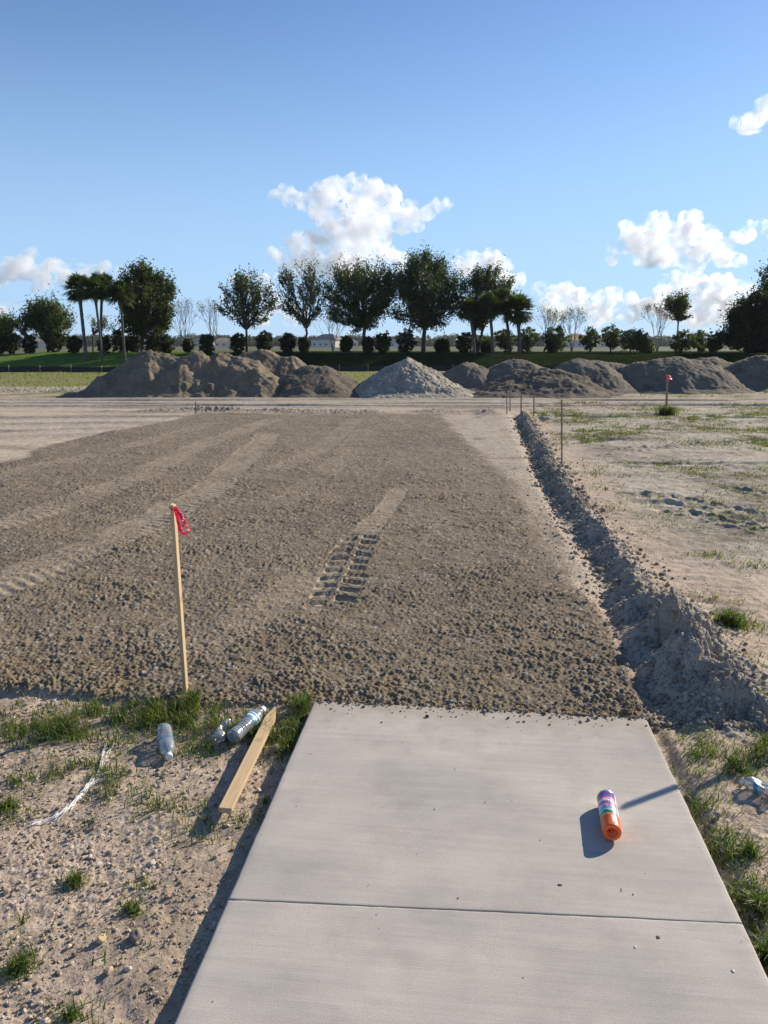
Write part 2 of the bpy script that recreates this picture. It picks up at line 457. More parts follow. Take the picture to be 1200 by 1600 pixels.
def terrain(x, y, detail=True):
    """height, colour, kind (0 ground, 1 pad, 2 track, 3 ridge, 4 grass bank) at points"""
    v = fwd(x, y); u = side(x, y)
    big = fbm(x, y, 3.0, 1, 3); med = fbm(x, y, 0.5, 2, 4); fin = fbm(x, y, 0.08, 3, 3)
    wob = noise(x, y, 0.7, 11) * 0.12 + noise(x, y, 0.2, 12) * 0.05
    wobf = noise(x, y, 2.5, 13) * 0.5 + noise(x, y, 0.6, 14) * 0.12
    # --- masks
    pad = sst(3.13, 3.19, y + wob * 0.4) * sst(0.88, 0.80, x + wob * 0.7) * sst(-6.95, -6.6, x + wobf) * sst(18.9, 18.4, v + wobf * 0.6)
    strip = sst(3.8, 5.5, y) * sst(0.45, 0.75, x - np.interp(y, [4, 5.8, 9, 13, 17.5], [.55, .12, .0, -.55, -1.15]) + wob) * sst(1.06, 0.95, x) * sst(19, 18, v)
    track = sst(19.5, 20.1, v + wobf * .5 + u * 0.02) * sst(24.4, 23.6, v + wobf * .6)
    leftsand = sst(-6.6, -6.95, x + wobf) * sst(22, 20, v) * sst(5, 7, y)
    trk = np.maximum(track, leftsand)
    rx = ridge_x(y)
    rl = sst(2.9, 3.5, y) * sst(18.9, 17.9, y)
    near = sst(5.6, 4.2, y)
    rd = (x - rx - 0.06 * noise(x, y, 0.8, 20))
    rw = 0.078 + 0.115 * near
    ramp = rl * np.exp(-(rd / np.where(rd < 0, rw * 0.9, rw * 1.35)) ** 2)
    lump = 0.22 + 0.80 * sst(-.45, .35, noise(x, y, 0.42, 21) + .5 * noise(x, y, 0.19, 22)) + .15 * noise(x, y, .13, 24)
    rh = ramp * (0.10 + 0.10 * near) * lump
    trench = rl * np.exp(-((x - rx + 0.19 + 0.08 * near) / 0.08) ** 2) * 0.03
    ridge_m = sst(0.12, 0.3, ramp)
    # --- heights
    h = -0.055 + 0.02 * big * sst(1, 8, v) + 0.012 * med + 0.004 * fin
    if detail:
        c1, id1 = clods(x, y, 0.021, 31, 0.8)
        c2, id2 = clods(x, y, 0.075, 33, 0.35)
        c0, id0 = clods(x, y, 0.014, 35, 0.5)
    else:
        c1 = c2 = c0 = np.zeros_like(x); id1 = id2 = id0 = c1
    litter = np.clip(0.35 + 0.9 * fbm(x, y, 0.6, 41, 3), 0, 1)
    h_g = h + 0.006 * fbm(x, y, .12, 42, 3) + litter * (c1 * 0.021 * 0.2 * (id1 > .5) + c0 * 0.014 * 0.6) + np.clip(med, 0, 1) * c2 * 0.075 * 0.14
    # lane treads
    flat = np.zeros_like(x); tread = np.zeros_like(x)
    for P, w, dep, li in LANES:
        d, t, Lt, sg = lane_dist(x, y, P)
        ww = w * (1 + 0.25 * noise(x, y, 0.5, 51))
        m = sst(ww, ww * 0.8, d) * sst(0, 0.25, t) * sst(Lt, Lt - 0.3, t)
        m = m * np.clip(0.75 + 0.6 * noise(x, y, 0.9, 52), 0, 1)
        if dep > 0.01:
            m = sst(ww, ww * 0.9, d) * sst(-0.02, 0.05, t) * sst(Lt, Lt - 0.1, t)
            bars = sst(-0.15, 0.05, np.sin(2 * np.pi * (t + np.where(sg > 0, 0.09, 0) + np.abs(sg) * 0.25) / 0.185))
            bars = bars * sst(0.016, 0.03, np.abs(sg))
            tread = np.maximum(tread, 0)
            h_tr = -dep * bars
        else:
            bars = 0.5 + 0.5 * np.sin(2 * np.pi * (t + np.abs(sg) * 0.5) / 0.11)
            h_tr = -dep * bars * m
            bars = 0.8 + 0.2 * bars
        tread = tread + h_tr * m
        flat = np.maximum(flat, m * li * bars)
    h_p = -0.035 + 0.012 * noise(x, y, 1.5, 61) + 0.012 * med + 0.35 * h * 0
    cl = (c1 * 0.021 * (0.5 + .65 * sst(-.5, .6, med)) * (.55 + .45 * sst(-.4, .3, noise(x, y, 1.1, 66))) + c2 * 0.075 * 0.16 * sst(-.1, .5, med) + c0 * 0.014 * 0.7 + fin * 0.006)
    edge_clods = sst(3.5, 3.1, y) * sst(3.0, 3.15, y)
    h_p = h_p + cl * (1 - 0.95 * np.clip(flat * 1.3, 0, 1)) * (1 + 0.3 * edge_clods) + tread * 1.0 - 0.006 * flat
    h = h_g * (1 - pad) + h_p * pad
    # compact sand strip beside the ridge
    h = h * (1 - strip * 0.8) + (-0.045 + 0.01 * med + c1 * 0.008 + fin * 0.003) * strip * 0.8
    # sand and the haul track: ruts that run across
    ruts = 0
    for k, (a, w_, dd) in enumerate([(20.6, .22, .05), (21.5, .2, .04), (22.6, .25, .05), (23.3, .2, .03), (24.0, .2, .03), (17.2, .18, .03), (15.6, .2, .03), (14.2, .2, .025), (12.6, .2, .02)]):
        sl = [0.0, 0.0, 0.01, 0.0, -0.01, 0.1, 0.14, 0.2, 0.28][k]
        c = v - a + noise(u, u * 0 + k, 6, 70 + k) * 0.35 - sl * (u + 10)
        ruts = ruts - dd * np.exp(-(c / w_) ** 2) + dd * 0.5 * np.exp(-((np.abs(c) - w_ * 1.6) / (w_ * .6)) ** 2)
    ruts = ruts * 1.7
    h = h * (1 - trk) + (-0.04 + ruts + 0.01 * med + 0.004 * fin + c1 * .004) * trk
    # spoil thrown up where the pad ends
    bank = np.exp(-((v - 19.15 + wobf * .4) / 0.28) ** 2) * sst(-7.5, -6.5, u) * sst(3.2, 2.4, u) * np.clip(0.55 + 0.8 * noise(x, y, 1.3, 81), 0, 1.2)
    h = h + bank * (0.13 + 0.05 * fin + 0.06 * c2)
    cut = np.exp(-((v - 18.6 + wobf * .3) / 0.22) ** 2) * sst(-3.2, -2.2, u) * sst(3.0, 2.4, u)
    h = h - cut * 0.06
    # right field ruts
    rr = 0; tk = np.zeros_like(x)
    for k, (a, sl, w_, dd) in enumerate([(13.3, 0.02, .10, .05), (8.9, -0.02, .09, .045), (8.2, -0.05, .07, .03), (7.0, .03, .08, .03), (16.6, .03, .12, .04), (10.8, -.03, .07, .02), (18.2, -.04, .12, .05)]):
        c = v - a - sl * u + noise(u, u * 0 + k, 2.5, 90 + k) * 0.3 + noise(u, v, .3, 190 + k) * .05
        on = np.clip(0.3 + 1.6 * noise(u, u * 0 + 7 * k, 3.0, 97), 0, 1)
        rr = rr - on * dd * np.exp(-(c / w_) ** 2) + on * dd * 0.8 * np.exp(-((c - w_ * 1.8) / (w_ * .8)) ** 2) * (1 + 0.5 * noise(u, v, .18, 98))
    rf = sst(1.5, 2.2, x) * sst(22, 19, v) * sst(5, 6.5, y)
    h = h + rf * (rr * 1.0 + 0.012 * fbm(x, y, 1.2, 99, 3) + 0.012 * fbm(x, y, .25, 96, 3) + (0.3 + np.clip(med, -.3, 1)) * (c2 * .075 * .18 + c1 * .012))
    for k, (P, w) in enumerate(FIELD_TRACKS):
        d, t, Lt, sg = lane_dist(x, y, P)
        m = sst(w, w * .75, d) * sst(0, .4, t) * sst(Lt, Lt - .4, t) * np.clip(.6 + .9 * noise(x, y, .5, 152 + k), 0, 1)
        bars = sst(-.3, .3, np.sin(2 * np.pi * (t + np.abs(sg) * .5) / .15))
        h = h + m * (-.010 - .018 * bars)
        h = h + sst(w * .8, w * 1.1, d) * sst(w * 1.9, w * 1.2, d) * sst(0, .4, t) * sst(Lt, Lt - .4, t) * (.008 + .022 * noise(x, y, .10, 160) + .01 * fin)
        tk = np.maximum(tk, m * (.4 + .6 * bars))
    # ridge
    rc = (c2 * 0.075 * 0.8 + c1 * 0.03 * 0.8 + fin * 0.010 + med * 0.02)
    h = h - trench + rh + ramp * (rc * (0.9 + 0.8 * near) + 0.03 * fbm(x, y, .3, 23, 4) * (.5 + near))
    # slightly higher turf by the slab's right side
    h = h + sst(0.84, 0.9, x) * sst(3.4, 3.0, y) * 0.028
    # lower where the slab sits
    ins = sst(SLAB_X0 - 0.012, SLAB_X0 + 0.02, x) * sst(SLAB_X1 + 0.012, SLAB_X1 - 0.02, x) * sst(SLAB_Y1 + 0.005, SLAB_Y1 - 0.05, y)
    h = h * (1 - ins) + (-0.09) * ins
    # beyond the piles: pale rubble, rough grass, bank
    far = sst(24, 27, v)
    hf = -0.05 + 0.03 * big + 0.02 * med
    rub = sst(26.5, 27.5, v) * sst(31.5, 30, v) * sst(-6, -9, u)
    hf = hf + rub * c2 * 0.1
    h = h * (1 - far) + hf * far
    top = np.interp(u, [-60, -40, -26, 60], [0.35, 0.5, 1.0, 1.0])
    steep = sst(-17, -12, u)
    bk = (sst(51.5, 61.5, v) * (1 - steep) + sst(51.8, 56.5, v) * steep) * sst(100, 76, v)
    h = h + bk * top * (1 + 0.06 * noise(x, y, 9, 101))
    h = np.where(v > 110, h * 0.3 - 0.02, h)
    # --- colours (albedo)
    col = np.zeros(x.shape + (3,))
    def lay(c, m):
        m = np.clip(m, 0, 1)[..., None]
        col[...] = col * (1 - m) + np.asarray(c) * m
    lay((0.41, 0.325, 0.245), np.ones_like(x))                                   # pinkish sand verge
    lay((0.30, 0.235, 0.165), sst(0.0, 0.5, med) * 0.5)
    lay((0.50, 0.43, 0.35), (c1 > 0.25) * (id1 > 0.80) * litter)
    lay((0.46, 0.38, 0.30), (c0 > 0.2) * (id0 > 0.7) * litter * 0.8)
    lay((0.20, 0.15, 0.10), (c1 > 0.25) * (id1 < 0.15) * litter * 0.6)
    lay((0.36, 0.315, 0.25), rf)                                                 # right field
    gm = np.clip(fbm(x, y, 2.2, 111, 4) * 1.6 + 0.3, 0, 1) * np.clip(fbm(x, y, 0.35, 112, 3) * 2 + 0.6, 0, 1)
    lay((0.13, 0.14, 0.055), rf * gm * 0.85 * np.interp(y, [4, 9, 12, 16], [.4, .5, 1, 1]))
    lay((0.20, 0.165, 0.12), rf * sst(0.0, 0.5, fbm(x, y, 1.4, 115, 4)) * .7)
    lay((0.15, 0.125, 0.09), rf * sst(0.15, 0.5, fbm(u * .3, v, .5, 121, 4)) * .6)
    lay((0.40, 0.35, 0.28), rf * sst(0.25, 0.6, fbm(x, y, .8, 122, 4)) * .7)
    lay((0.17, 0.14, 0.105), tk * .75)
    lay((0.194, 0.155, 0.108), pad)                                               # the clod-covered pad
    lay((0.138, 0.113, 0.082), pad * sst(0.0, 0.6, fbm(x, y, 2.0, 113, 3)) * 0.6)
    lay((0.21, 0.173, 0.13), pad * sst(0.1, 0.7, fbm(x, y, 1.2, 114, 3)) * 0.5)
    lay((0.30, 0.27, 0.23), pad * (c1 > 0.2) * (id1 > 0.86))
    lay((0.22, 0.16, 0.085), pad * sst(3.9, 3.3, y) * sst(0.1, .5, fbm(x, y, .3, 118, 3)) * 0.6)
    lay((0.42, 0.345, 0.25), pad * flat * 0.9)
    lay((0.40, 0.34, 0.265), strip * 0.8 * sst(-0.5, 0.3, med + 0.4))
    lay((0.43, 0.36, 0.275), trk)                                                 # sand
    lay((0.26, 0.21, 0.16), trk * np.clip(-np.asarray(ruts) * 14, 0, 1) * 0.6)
    lay((0.27, 0.22, 0.165), trk * sst(0.0, 0.5, fbm(u * 0.25, v * 1.6, 1.0, 116, 4)) * 0.8)
    lay((0.25, 0.205, 0.16), np.clip(bank * 1.5, 0, 1) * 0.8)
    lay((0.33, 0.30, 0.24), rub)
    lay((0.31, 0.27, 0.22), ridge_m)
    lay((0.34, 0.31, 0.27), ridge_m * (c2 > 0.3) * (id2 > 0.6))
    lay((0.40, 0.34, 0.28), ridge_m * sst(0.05, .5, med) * 0.7)
    lay((0.15, 0.145, 0.055), sst(23.8, 24.6, v + wobf) * np.clip(0.5 + fbm(x, y, 1.5, 117, 3), 0, 1) * (1 - sst(26, 30, v)))
    gr = sst(27, 31, v + wobf * 1.5) * (1 - rub)
    lay((0.175, 0.180, 0.055), gr)
    lay((0.21, 0.17, 0.085), gr * sst(0.0, .5, fbm(u * .3, v, 2.0, 119, 3)) * 0.7)
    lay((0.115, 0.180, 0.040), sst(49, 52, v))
    lay((0.022, 0.032, 0.012), sst(51, 52.5, v) * steep * sst(80, 70, v))  # tree-row shade on the right bank, painted in as near-black turf
    lay((0.085, 0.09, 0.04), sst(90, 110, v))
    lay((0.12, 0.11, 0.06), sst(100, 130, v) * sst(0, .4, fbm(u, v * .3, 60, 120, 2)) * .6)
    kind = np.zeros(x.shape, dtype=np.int8)
    kind[(pad > 0.5)] = 1
    kind[(trk > 0.5)] = 2
    kind[(ridge_m > 0.5)] = 3
    kind[(v > 50)] = 4
    kind[(v > 110)] = 0
    return h, col, kind


vr = [np.arange(-5, 0.8, 0.12), np.arange(0.8, 1.2, .02), np.arange(1.2, 3.3, 0.0052), np.arange(3.3, 4.2, 0.007)]
a = 4.2
rows = []
while a < 30: rows.append(a); a += 0.0024 * a
while a < 110: rows.append(a); a += 0.010 * a
while a < 9000: rows.append(a); a *= 1.06
vv = np.concatenate(vr + [np.array(rows)])
sc = np.concatenate([-np.geomspace(4.0, 0.68, 50)[:-1], np.linspace(-0.67, 0.67, 1080), np.geomspace(0.68, 4.0, 50)])
VV, SS = np.meshgrid(vv, sc, indexing='ij')
UU = SS * (np.maximum(VV, 0.5) * 1.0 + 0.45)
X = UU * cS - VV * sS
Y = UU * sS + VV * cS
H = np.empty_like(X); COL = np.empty(X.shape + (3,)); KIND = np.empty(X.shape, dtype=np.int8)
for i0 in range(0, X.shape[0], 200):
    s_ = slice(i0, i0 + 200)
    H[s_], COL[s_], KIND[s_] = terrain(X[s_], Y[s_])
nr, nc = X.shape
idx = np.arange(nr * nc).reshape(nr, nc)
quads = np.stack([idx[:-1, :-1], idx[:-1, 1:], idx[1:, 1:], idx[1:, :-1]], -1).reshape(-1, 4)
kq = KIND[:-1, :-1].ravel()
PTS = np.stack([X, Y, H], -1).reshape(-1, 3); CF = COL.reshape(-1, 3)
for k, nm, mat, lab, cat in [
        (0, 'ground', M_SOIL, 'sandy ground with stones and thin weeds around the work site', 'ground'),
        (1, 'dirt_pad', M_SOIL, 'brown crumbly graded soil of the road bed ahead of the pavement', 'dirt'),
        (2, 'sand_track', M_SOIL, 'pale sandy haul track with wheel ruts', 'track'),
        (3, 'soil_ridge', M_SOIL, 'lumpy ridge of dug soil along the right side of the graded bed', 'soil ridge'),
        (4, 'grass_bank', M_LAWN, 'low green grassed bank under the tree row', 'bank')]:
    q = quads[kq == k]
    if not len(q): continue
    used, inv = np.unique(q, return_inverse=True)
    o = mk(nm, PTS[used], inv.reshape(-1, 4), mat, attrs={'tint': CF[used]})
    tag(o, lab, cat, kind='structure')
del VV, SS, UU, idx, quads, PTS, CF


def gz(x, y, detail=False):
    xx = np.atleast_1d(np.asarray(x, dtype=float)); yy = np.atleast_1d(np.asarray(y, dtype=float))
    h, _, _ = terrain(xx, yy, detail)
    return h


def gz1(x, y, detail=True): return float(gz([x], [y], detail)[0])


# ------------------------------------------------------------ pavement slab
def slab():
    mb = MB()
    for (y0, y1) in ((JOINT_Y + 0.0013, SLAB_Y1), (JOINT_Y - 1.52 + 0.0013, JOINT_Y - 0.0013), (JOINT_Y - 3.04, JOINT_Y - 1.52 - 0.0013)):
        n = 40 if y1 > 2 else 20
        xs = np.linspace(SLAB_X0, SLAB_X1, 60); ys = np.linspace(y0, y1, n)
        r = 0.008
        # rounded top edges: extra rings near the border
        xs = np.concatenate([[SLAB_X0, SLAB_X0 + r * .3, SLAB_X0 + r], xs[1:-1], [SLAB_X1 - r, SLAB_X1 - r * .3, SLAB_X1]])
        ys = np.concatenate([[y0, y0 + r * .3, y0 + r], ys[1:-1], [y1 - r, y1 - r * .3, y1]])
        GX, GY = np.meshgrid(xs, ys)
        jd = np.minimum(np.where(y0 > 1, 1, 1) * (GY - y0), y1 - GY if y1 < SLAB_Y1 - .1 else (y1 - GY))
        d = np.minimum(np.minimum(GX - SLAB_X0, SLAB_X1 - GX), jd * 7)
        dd = np.clip(d / r, 0, 1)
        Z = -r * 0.7 * (1 - np.sqrt(np.clip(1 - (1 - dd) ** 2, 0, 1))) + 0.0012 * noise(GX, GY, 0.4, 201)
        Z = np.where((np.abs(GX - .07) < .72) & (GY < SLAB_Y1 - .1), np.maximum(Z, -.0012), Z)
        edge = d < r * 1.2
        GXj = GX + np.where(edge, 0.0022 * noise(GX, GY, 0.05, 202) * np.where(np.abs(GX) > .6, 1, 0), 0)
        GYj = GY + 0.045 * (GX - SLAB_X0) * np.clip((SLAB_Y1 - GY) / (SLAB_Y1 - JOINT_Y), 0, 1) + np.where(edge, 0.0016 * noise(GX, GY, 0.03, 203), 0)
        V = np.stack([GXj, GYj, Z], -1)
        R_, C_ = GX.shape
        ii = np.arange(R_ * C_).reshape(R_, C_)
        q = np.stack([ii[:-1, :-1], ii[:-1, 1:], ii[1:, 1:], ii[1:, :-1]], -1).reshape(-1, 4)
        # skirt
        ring = np.concatenate([ii[0, :-1], ii[:-1, -1], ii[-1, :0:-1], ii[:0:-1, 0]])
        Vb = V.reshape(-1, 3)[ring].copy(); Vb[:, 2] = -0.11
        m = len(ring); base = R_ * C_
        k = np.arange(m)
        sk = np.stack([base + k, base + (k + 1) % m, ring[(k + 1) % m], ring[k]], -1)
        mb.add(np.concatenate([V.reshape(-1, 3), Vb]), [q, sk])
    # dirt-filled bottom of the joints
    o = mb.build('sidewalk', M_CONC)
    tag(o, 'pale grey broom-finished concrete sidewalk ending at the dirt', 'sidewalk', kind='structure')
    for jy in (JOINT_Y, JOINT_Y - 1.52):
        V, q = box(SLAB_X0 + .01, jy - 0.006, -0.08, SLAB_X1 - .01, jy + 0.006, -0.006)
        V = np.array(V); V[:, 1] += 0.045 * (V[:, 0] - SLAB_X0); V[4:, 2] = -0.0022
        j = mk('joint_filler', V, q, plain('joint_dirt', (0.22, 0.165, 0.14), 0.95), o)


slab()

# ------------------------------------------------------------ stones and gravel
ICO = None


def ico(sub=1):
    import bmesh
    bm = bmesh.new(); bmesh.ops.create_icosphere(bm, subdivisions=sub, radius=1.0)
    V = np.array([v.co[:] for v in bm.verts]); Fc = np.array([[v.index for v in f.verts] for f in bm.faces])
    bm.free(); return V, Fc


IV1, IF1 = ico(1); IV2, IF2 = ico(2); IV3, IF3 = ico(3)


def rock_verts(V, seed, rough=0.25):
    r = np.random.default_rng(seed)
    D = r.normal(size=(7, 3)); D /= np.linalg.norm(D, axis=1)[:, None]
    off = r.uniform(0.55, 0.95, 7)
    W = V.copy()
    for d, o_ in zip(D, off):
        s = W @ d
        W = W - np.maximum(s - o_, 0)[:, None] * d
    W = W * (1 + rough * 0.3 * np.sin(W @ D[0] * 5)[:, None] + rough * 0.2 * np.sin(W @ D[1] * 11 + 1)[:, None])
    return W * r.uniform(0.75, 1.25, 3) * np.array([1, 1, 0.72])


def scatter(name, pts, sizes, cols, mat, smooth=False, embed=0.25, base=None):
    """many tiny stones as one mesh (stuff)"""
    base = (IV1, IF1) if base is None else base
    n = len(pts)
    variants = [rock_verts(base[0], 500 + k) for k in range(9)]
    which = rng.integers(0, 9, n)
    VV_ = np.stack(variants)[which]
    a_ = rng.uniform(0, 2 * np.pi, n); c, s = np.cos(a_), np.sin(a_)
    R = np.zeros((n, 3, 3)); R[:, 0, 0] = c; R[:, 0, 1] = -s; R[:, 1, 0] = s; R[:, 1, 1] = c; R[:, 2, 2] = 1
    W = np.einsum('nij,nvj->nvi', R, VV_) * sizes[:, None, None]
    P = pts.copy(); P[:, 2] += sizes * (0.7 - embed)
    W = W + P[:, None, :]
    m = base[0].shape[0]
    Fc = base[1][None] + (np.arange(n) * m)[:, None, None]
    return mk(name, W.reshape(-1, 3), Fc.reshape(-1, 3), mat, None, smooth, {'tint': np.repeat(cols, m, 0)})


PALE = np.array([0.50, 0.42, 0.33]); TAN = np.array([0.36, 0.28, 0.20]); DARK = np.array([0.20, 0.155, 0.11]); GREYC = np.array([0.32, 0.29, 0.25])


def mixcols(n, pal, w):
    k = rng.choice(len(pal), n, p=w)
    return np.array(pal)[k] * rng.uniform(0.8, 1.2, (n, 1))


# gravel strewn over the left verge
n = 30000
gx = rng.uniform(-2.8, -0.69, n); gy = rng.uniform(0.9, 3.2, n)
keep = (fbm(gx, gy, 0.5, 301, 3) + rng.uniform(-.5, .5, n)) > -0.05
gx, gy = gx[keep], gy[keep]
pts = np.stack([gx, gy, gz(gx, gy, True)], -1)
sz = rng.uniform(0.0012, 0.0034, len(gx)) * rng.choice([1, 1, 1, 1, 1, 1.8, 2.6], len(gx))
o = scatter('gravel', pts, sz, mixcols(len(gx), [PALE, TAN, DARK, GREYC], [.32, .38, .15, .15]), M_STONE)
tag(o, 'small pale stones strewn over the sandy verge left of the pavement', 'gravel', kind='stuff')
# crumbs of soil on the pad and spilling over the slab end
n = 34000
cy = 3.165 + rng.uniform(0, 1, n) ** 1.5 * 8.5; cx = rng.uniform(-1, 1, n) * 4.4 - 2.4
ok = (cx > -0.55 * cy - 1.2) & (cx < 0.95) & (rng.uniform(0, 1, n) < 1.25 - (cy - 3.2) / 7.5)
for P_, w_, dp_, li_ in LANES[:4]:
    ok &= lane_dist(cx, cy, P_)[0] > w_ * (.95 if li_ > .9 else .5)
cx, cy = cx[ok], cy[ok]
n2 = 2600
ex = rng.uniform(SLAB_X0, SLAB_X1 + 0.2, n2); ey = SLAB_Y1 + .006 + np.where(rng.uniform(0, 1, n2) < .85, rng.normal(0.004, 0.008, n2), -rng.exponential(.03, n2)) + 0.008 * noise(ex, ex * 0, .15, 302)
cx = np.concatenate([cx, ex]); cy = np.concatenate([cy, ey])
pz = gz(cx, cy, True)
on = (cy < SLAB_Y1) & (cx < SLAB_X1) & (cx > SLAB_X0)
pz = np.where(on, 0.0, pz)
sz = rng.uniform(0.0014, 0.0045, len(cx)) * rng.choice([1, 1, 1, 1, 1, 1, 1, 2.2], len(cx))
sz = np.where(on, sz * 1.0, sz)
o = scatter('soil_crumbs', np.stack([cx, cy, pz], -1), sz, mixcols(len(cx), [np.array([.18, .147, .108]), np.array([.22, .182, .138]), np.array([.13, .105, .075]), PALE * .7], [.5, .28, .18, .04]), M_STONE)
tag(o, 'loose brown soil crumbs covering the graded bed and the pavement end', 'soil crumbs', kind='stuff')
# clods along the ridge
n = 15000
ry = 3.15 + rng.uniform(0, 1, n) ** 1.6 * 15; rx_ = ridge_x(ry) + rng.normal(-0.03, 0.16, n) * np.clip(1.3 - ry * .06, .6, 1.3)
sz = rng.uniform(0.0025, 0.0075, n) * rng.choice([1, 1, 1, 1, 1, 2.2, 3.2], n) * np.clip(ry / 7, .8, 1.6)
o = scatter('soil_clods', np.stack([rx_, ry, gz(rx_, ry, True)], -1), sz, mixcols(n, [np.array([.29, .245, .195]), np.array([.36, .32, .26]), np.array([.22, .18, .14])], [.5, .3, .2]), M_STONE, embed=0.35)
tag(o, 'loose clods lying on the dug soil ridge', 'soil clods', kind='stuff')
# specks of debris on the slab
n = 50
dx = rng.uniform(SLAB_X0 + .05, SLAB_X1 - .03, n); dy = rng.uniform(1.0, 3.2, n)
o = scatter('grit', np.stack([dx, dy, np.zeros(n)], -1), rng.uniform(0.001, 0.0025, n), mixcols(n, [DARK * .5, PALE * 1.3, TAN], [.5, .25, .25]), M_STONE, embed=0.1)
tag(o, 'scattered specks of grit on the concrete sidewalk', 'grit', kind='stuff')


def stone(px, py, r, col, label, group=None, seed=0, z=None, flat=1.0, name='stone'):
    p = ground_at(px, py, -0.04 if z is None else z)
    zz = gz1(p.x, p.y, False) if z is None else z
    W = rock_verts(IV3, 900 + seed)
    k_ = .45 if name == 'clod' else .10
    nn = W / np.linalg.norm(W, axis=1)[:, None]
    W = W * (1 + k_ * (.7 * noise(nn[:, 0] * 1 + nn[:, 2], nn[:, 1] - nn[:, 2] * .6, .7, seed) + .4 * noise(nn[:, 0] - nn[:, 2] * .7, nn[:, 1] + nn[:, 2], .3, seed + 1)))[:, None]
    W = W * r * np.array([1, 1, flat])
    o = mk(name, W, IF3, M_STONE, None, True, {'tint': np.broadcast_to(np.asarray(col), (len(W), 3))})
    o.location = (p.x, p.y, zz + r * 0.42 * flat)
    tag(o, label, 'stone', group)
    return o


# dead straw and broken stems lying about
def straw():
    n = 1500
    x = np.concatenate([rng.uniform(-2.4, SLAB_X0 - .02, n), rng.uniform(SLAB_X1 + .02, 2.2, n)])
    y = rng.uniform(1.0, 3.15, 2 * n)
    k = fbm(x, y, .35, 305, 3) + rng.uniform(-.4, .4, 2 * n) > 0
    x, y = x[k], y[k]; n = len(x)
    a_ = rng.uniform(0, 2 * np.pi, n); L_ = rng.uniform(.008, .04, n); w_ = rng.uniform(.0006, .0014, n)
    z = gz(x, y, True) + .003
    d_ = np.stack([np.cos(a_), np.sin(a_), rng.normal(0, .12, n)], -1); s_ = np.stack([-np.sin(a_), np.cos(a_), np.zeros(n)], -1)
    P = np.stack([x, y, z], -1)
    bend = s_ * (L_ * rng.normal(0, .15, n))[:, None] + np.array([0, 0, 1]) * (L_ * .08)[:, None]
    A = P - d_ * (L_ / 2)[:, None]; B = P + bend; C = P + d_ * (L_ / 2)[:, None]
    V = np.stack([A - s_ * w_[:, None], A + s_ * w_[:, None], B - s_ * w_[:, None], B + s_ * w_[:, None], C - s_ * w_[:, None] * .5, C + s_ * w_[:, None] * .5], 1)
    q = np.array([[0, 1, 3, 2], [2, 3, 5, 4]])[None] + (np.arange(n) * 6)[:, None, None]
    c = np.repeat(mixcols(n, [np.array([.45, .36, .20]), np.array([.32, .24, .13]), np.array([.18, .12, .07])], [.4, .35, .25]), 6, 0)
    o = mk('straw', V.reshape(-1, 3), q.reshape(-1, 4), M_STONE, None, False, {'tint': c})
    tag(o, 'bits of dead straw and stems lying on the soil beside the pavement', 'straw', kind='stuff')


straw()
stone(212, 1462, 0.021, (0.22, 0.18, 0.15), 'dark rounded stone low in the sandy verge, biggest one there', seed=1)
stone(158, 1466, 0.016, (0.48, 0.36, 0.22), 'yellowish pebble just left of the dark rounded stone', seed=2)
stone(432, 1166, 0.026, (0.34, 0.27, 0.20), 'brown stone between the wooden board and the pavement edge', seed=3)
stone(243, 1308, 0.013, (0.48, 0.42, 0.34), 'pale stone in the middle of the verge with a dark shadow', seed=4)
stone(237, 1345, 0.013, (0.52, 0.45, 0.37), 'pale pinkish stone below the middle of the verge', seed=5)
stone(404, 1228, 0.012, (0.5, 0.42, 0.33), 'small pale stone right of the wooden board', seed=6)
stone(356, 1287, 0.009, (0.55, 0.48, 0.38), 'small cream stone just below the near end of the wooden board', seed=7)
stone(140, 1330, 0.010, (0.5, 0.44, 0.36), 'small whitish stone left of the middle of the verge', seed=8)
stone(170, 1515, 0.012, (0.45, 0.34, 0.24), 'tan stone below the dark rounded stone', seed=9)
stone(200, 1512, 0.010, (0.55, 0.48, 0.4), 'cream stone right of the tan stone low in the verge', seed=10)
stone(70, 1590, 0.013, (0.55, 0.46, 0.36), 'cream stone in the lower left corner of the verge', seed=11)
stone(168, 1343, 0.008, (0.58, 0.52, 0.44), 'whitish chip lying beside the grass tuft on the verge', seed=12)
stone(10, 1385, 0.012, (0.42, 0.32, 0.22), 'tan stone at the left edge of the picture', seed=13)
stone(375, 1287, 0.010, (0.30, 0.23, 0.16), 'brown pebble between the board end and the pavement', seed=14)
stone(1092, 962, 0.050, (0.30, 0.26, 0.21), 'large clod on the near hump of the soil ridge', seed=15, z=0.02, name='clod')
stone(965, 915, 0.034, (0.24, 0.20, 0.15), 'round brown clod at the left foot of the soil ridge', seed=16, name='clod')
stone(1000, 947, 0.036, (0.27, 0.24, 0.18), 'greyish clod lying between the graded bed and the soil ridge', seed=17, name='clod')
stone(1110, 1085, 0.05, (0.29, 0.26, 0.21), 'clod near the pavement corner at the foot of the soil ridge', seed=18, name='clod')
stone(938, 885, 0.035, (0.24, 0.20, 0.15), 'small brown clod furthest along the left foot of the soil ridge', seed=19, name='clod')
stone(1120, 1275, 0.017, (0.36, 0.28, 0.22), 'pinkish stone in the grass right of the spray can', seed=20, z=-0.02)
stone(850, 658, 0.10, (0.32, 0.28, 0.23), 'pale clod at the far end of the soil ridge', seed=21, z=0.03, name='clod')
stone(875, 1383, 0.006, (0.12, 0.09, 0.07), 'dark leaf crumb above the pavement joint', seed=22, z=0.0, flat=.4, name='crumb')
stone(1028, 1465, 0.0055, (0.14, 0.10, 0.08), 'dark crumb below the pavement joint', seed=23, z=0.0, flat=.4, name='crumb')
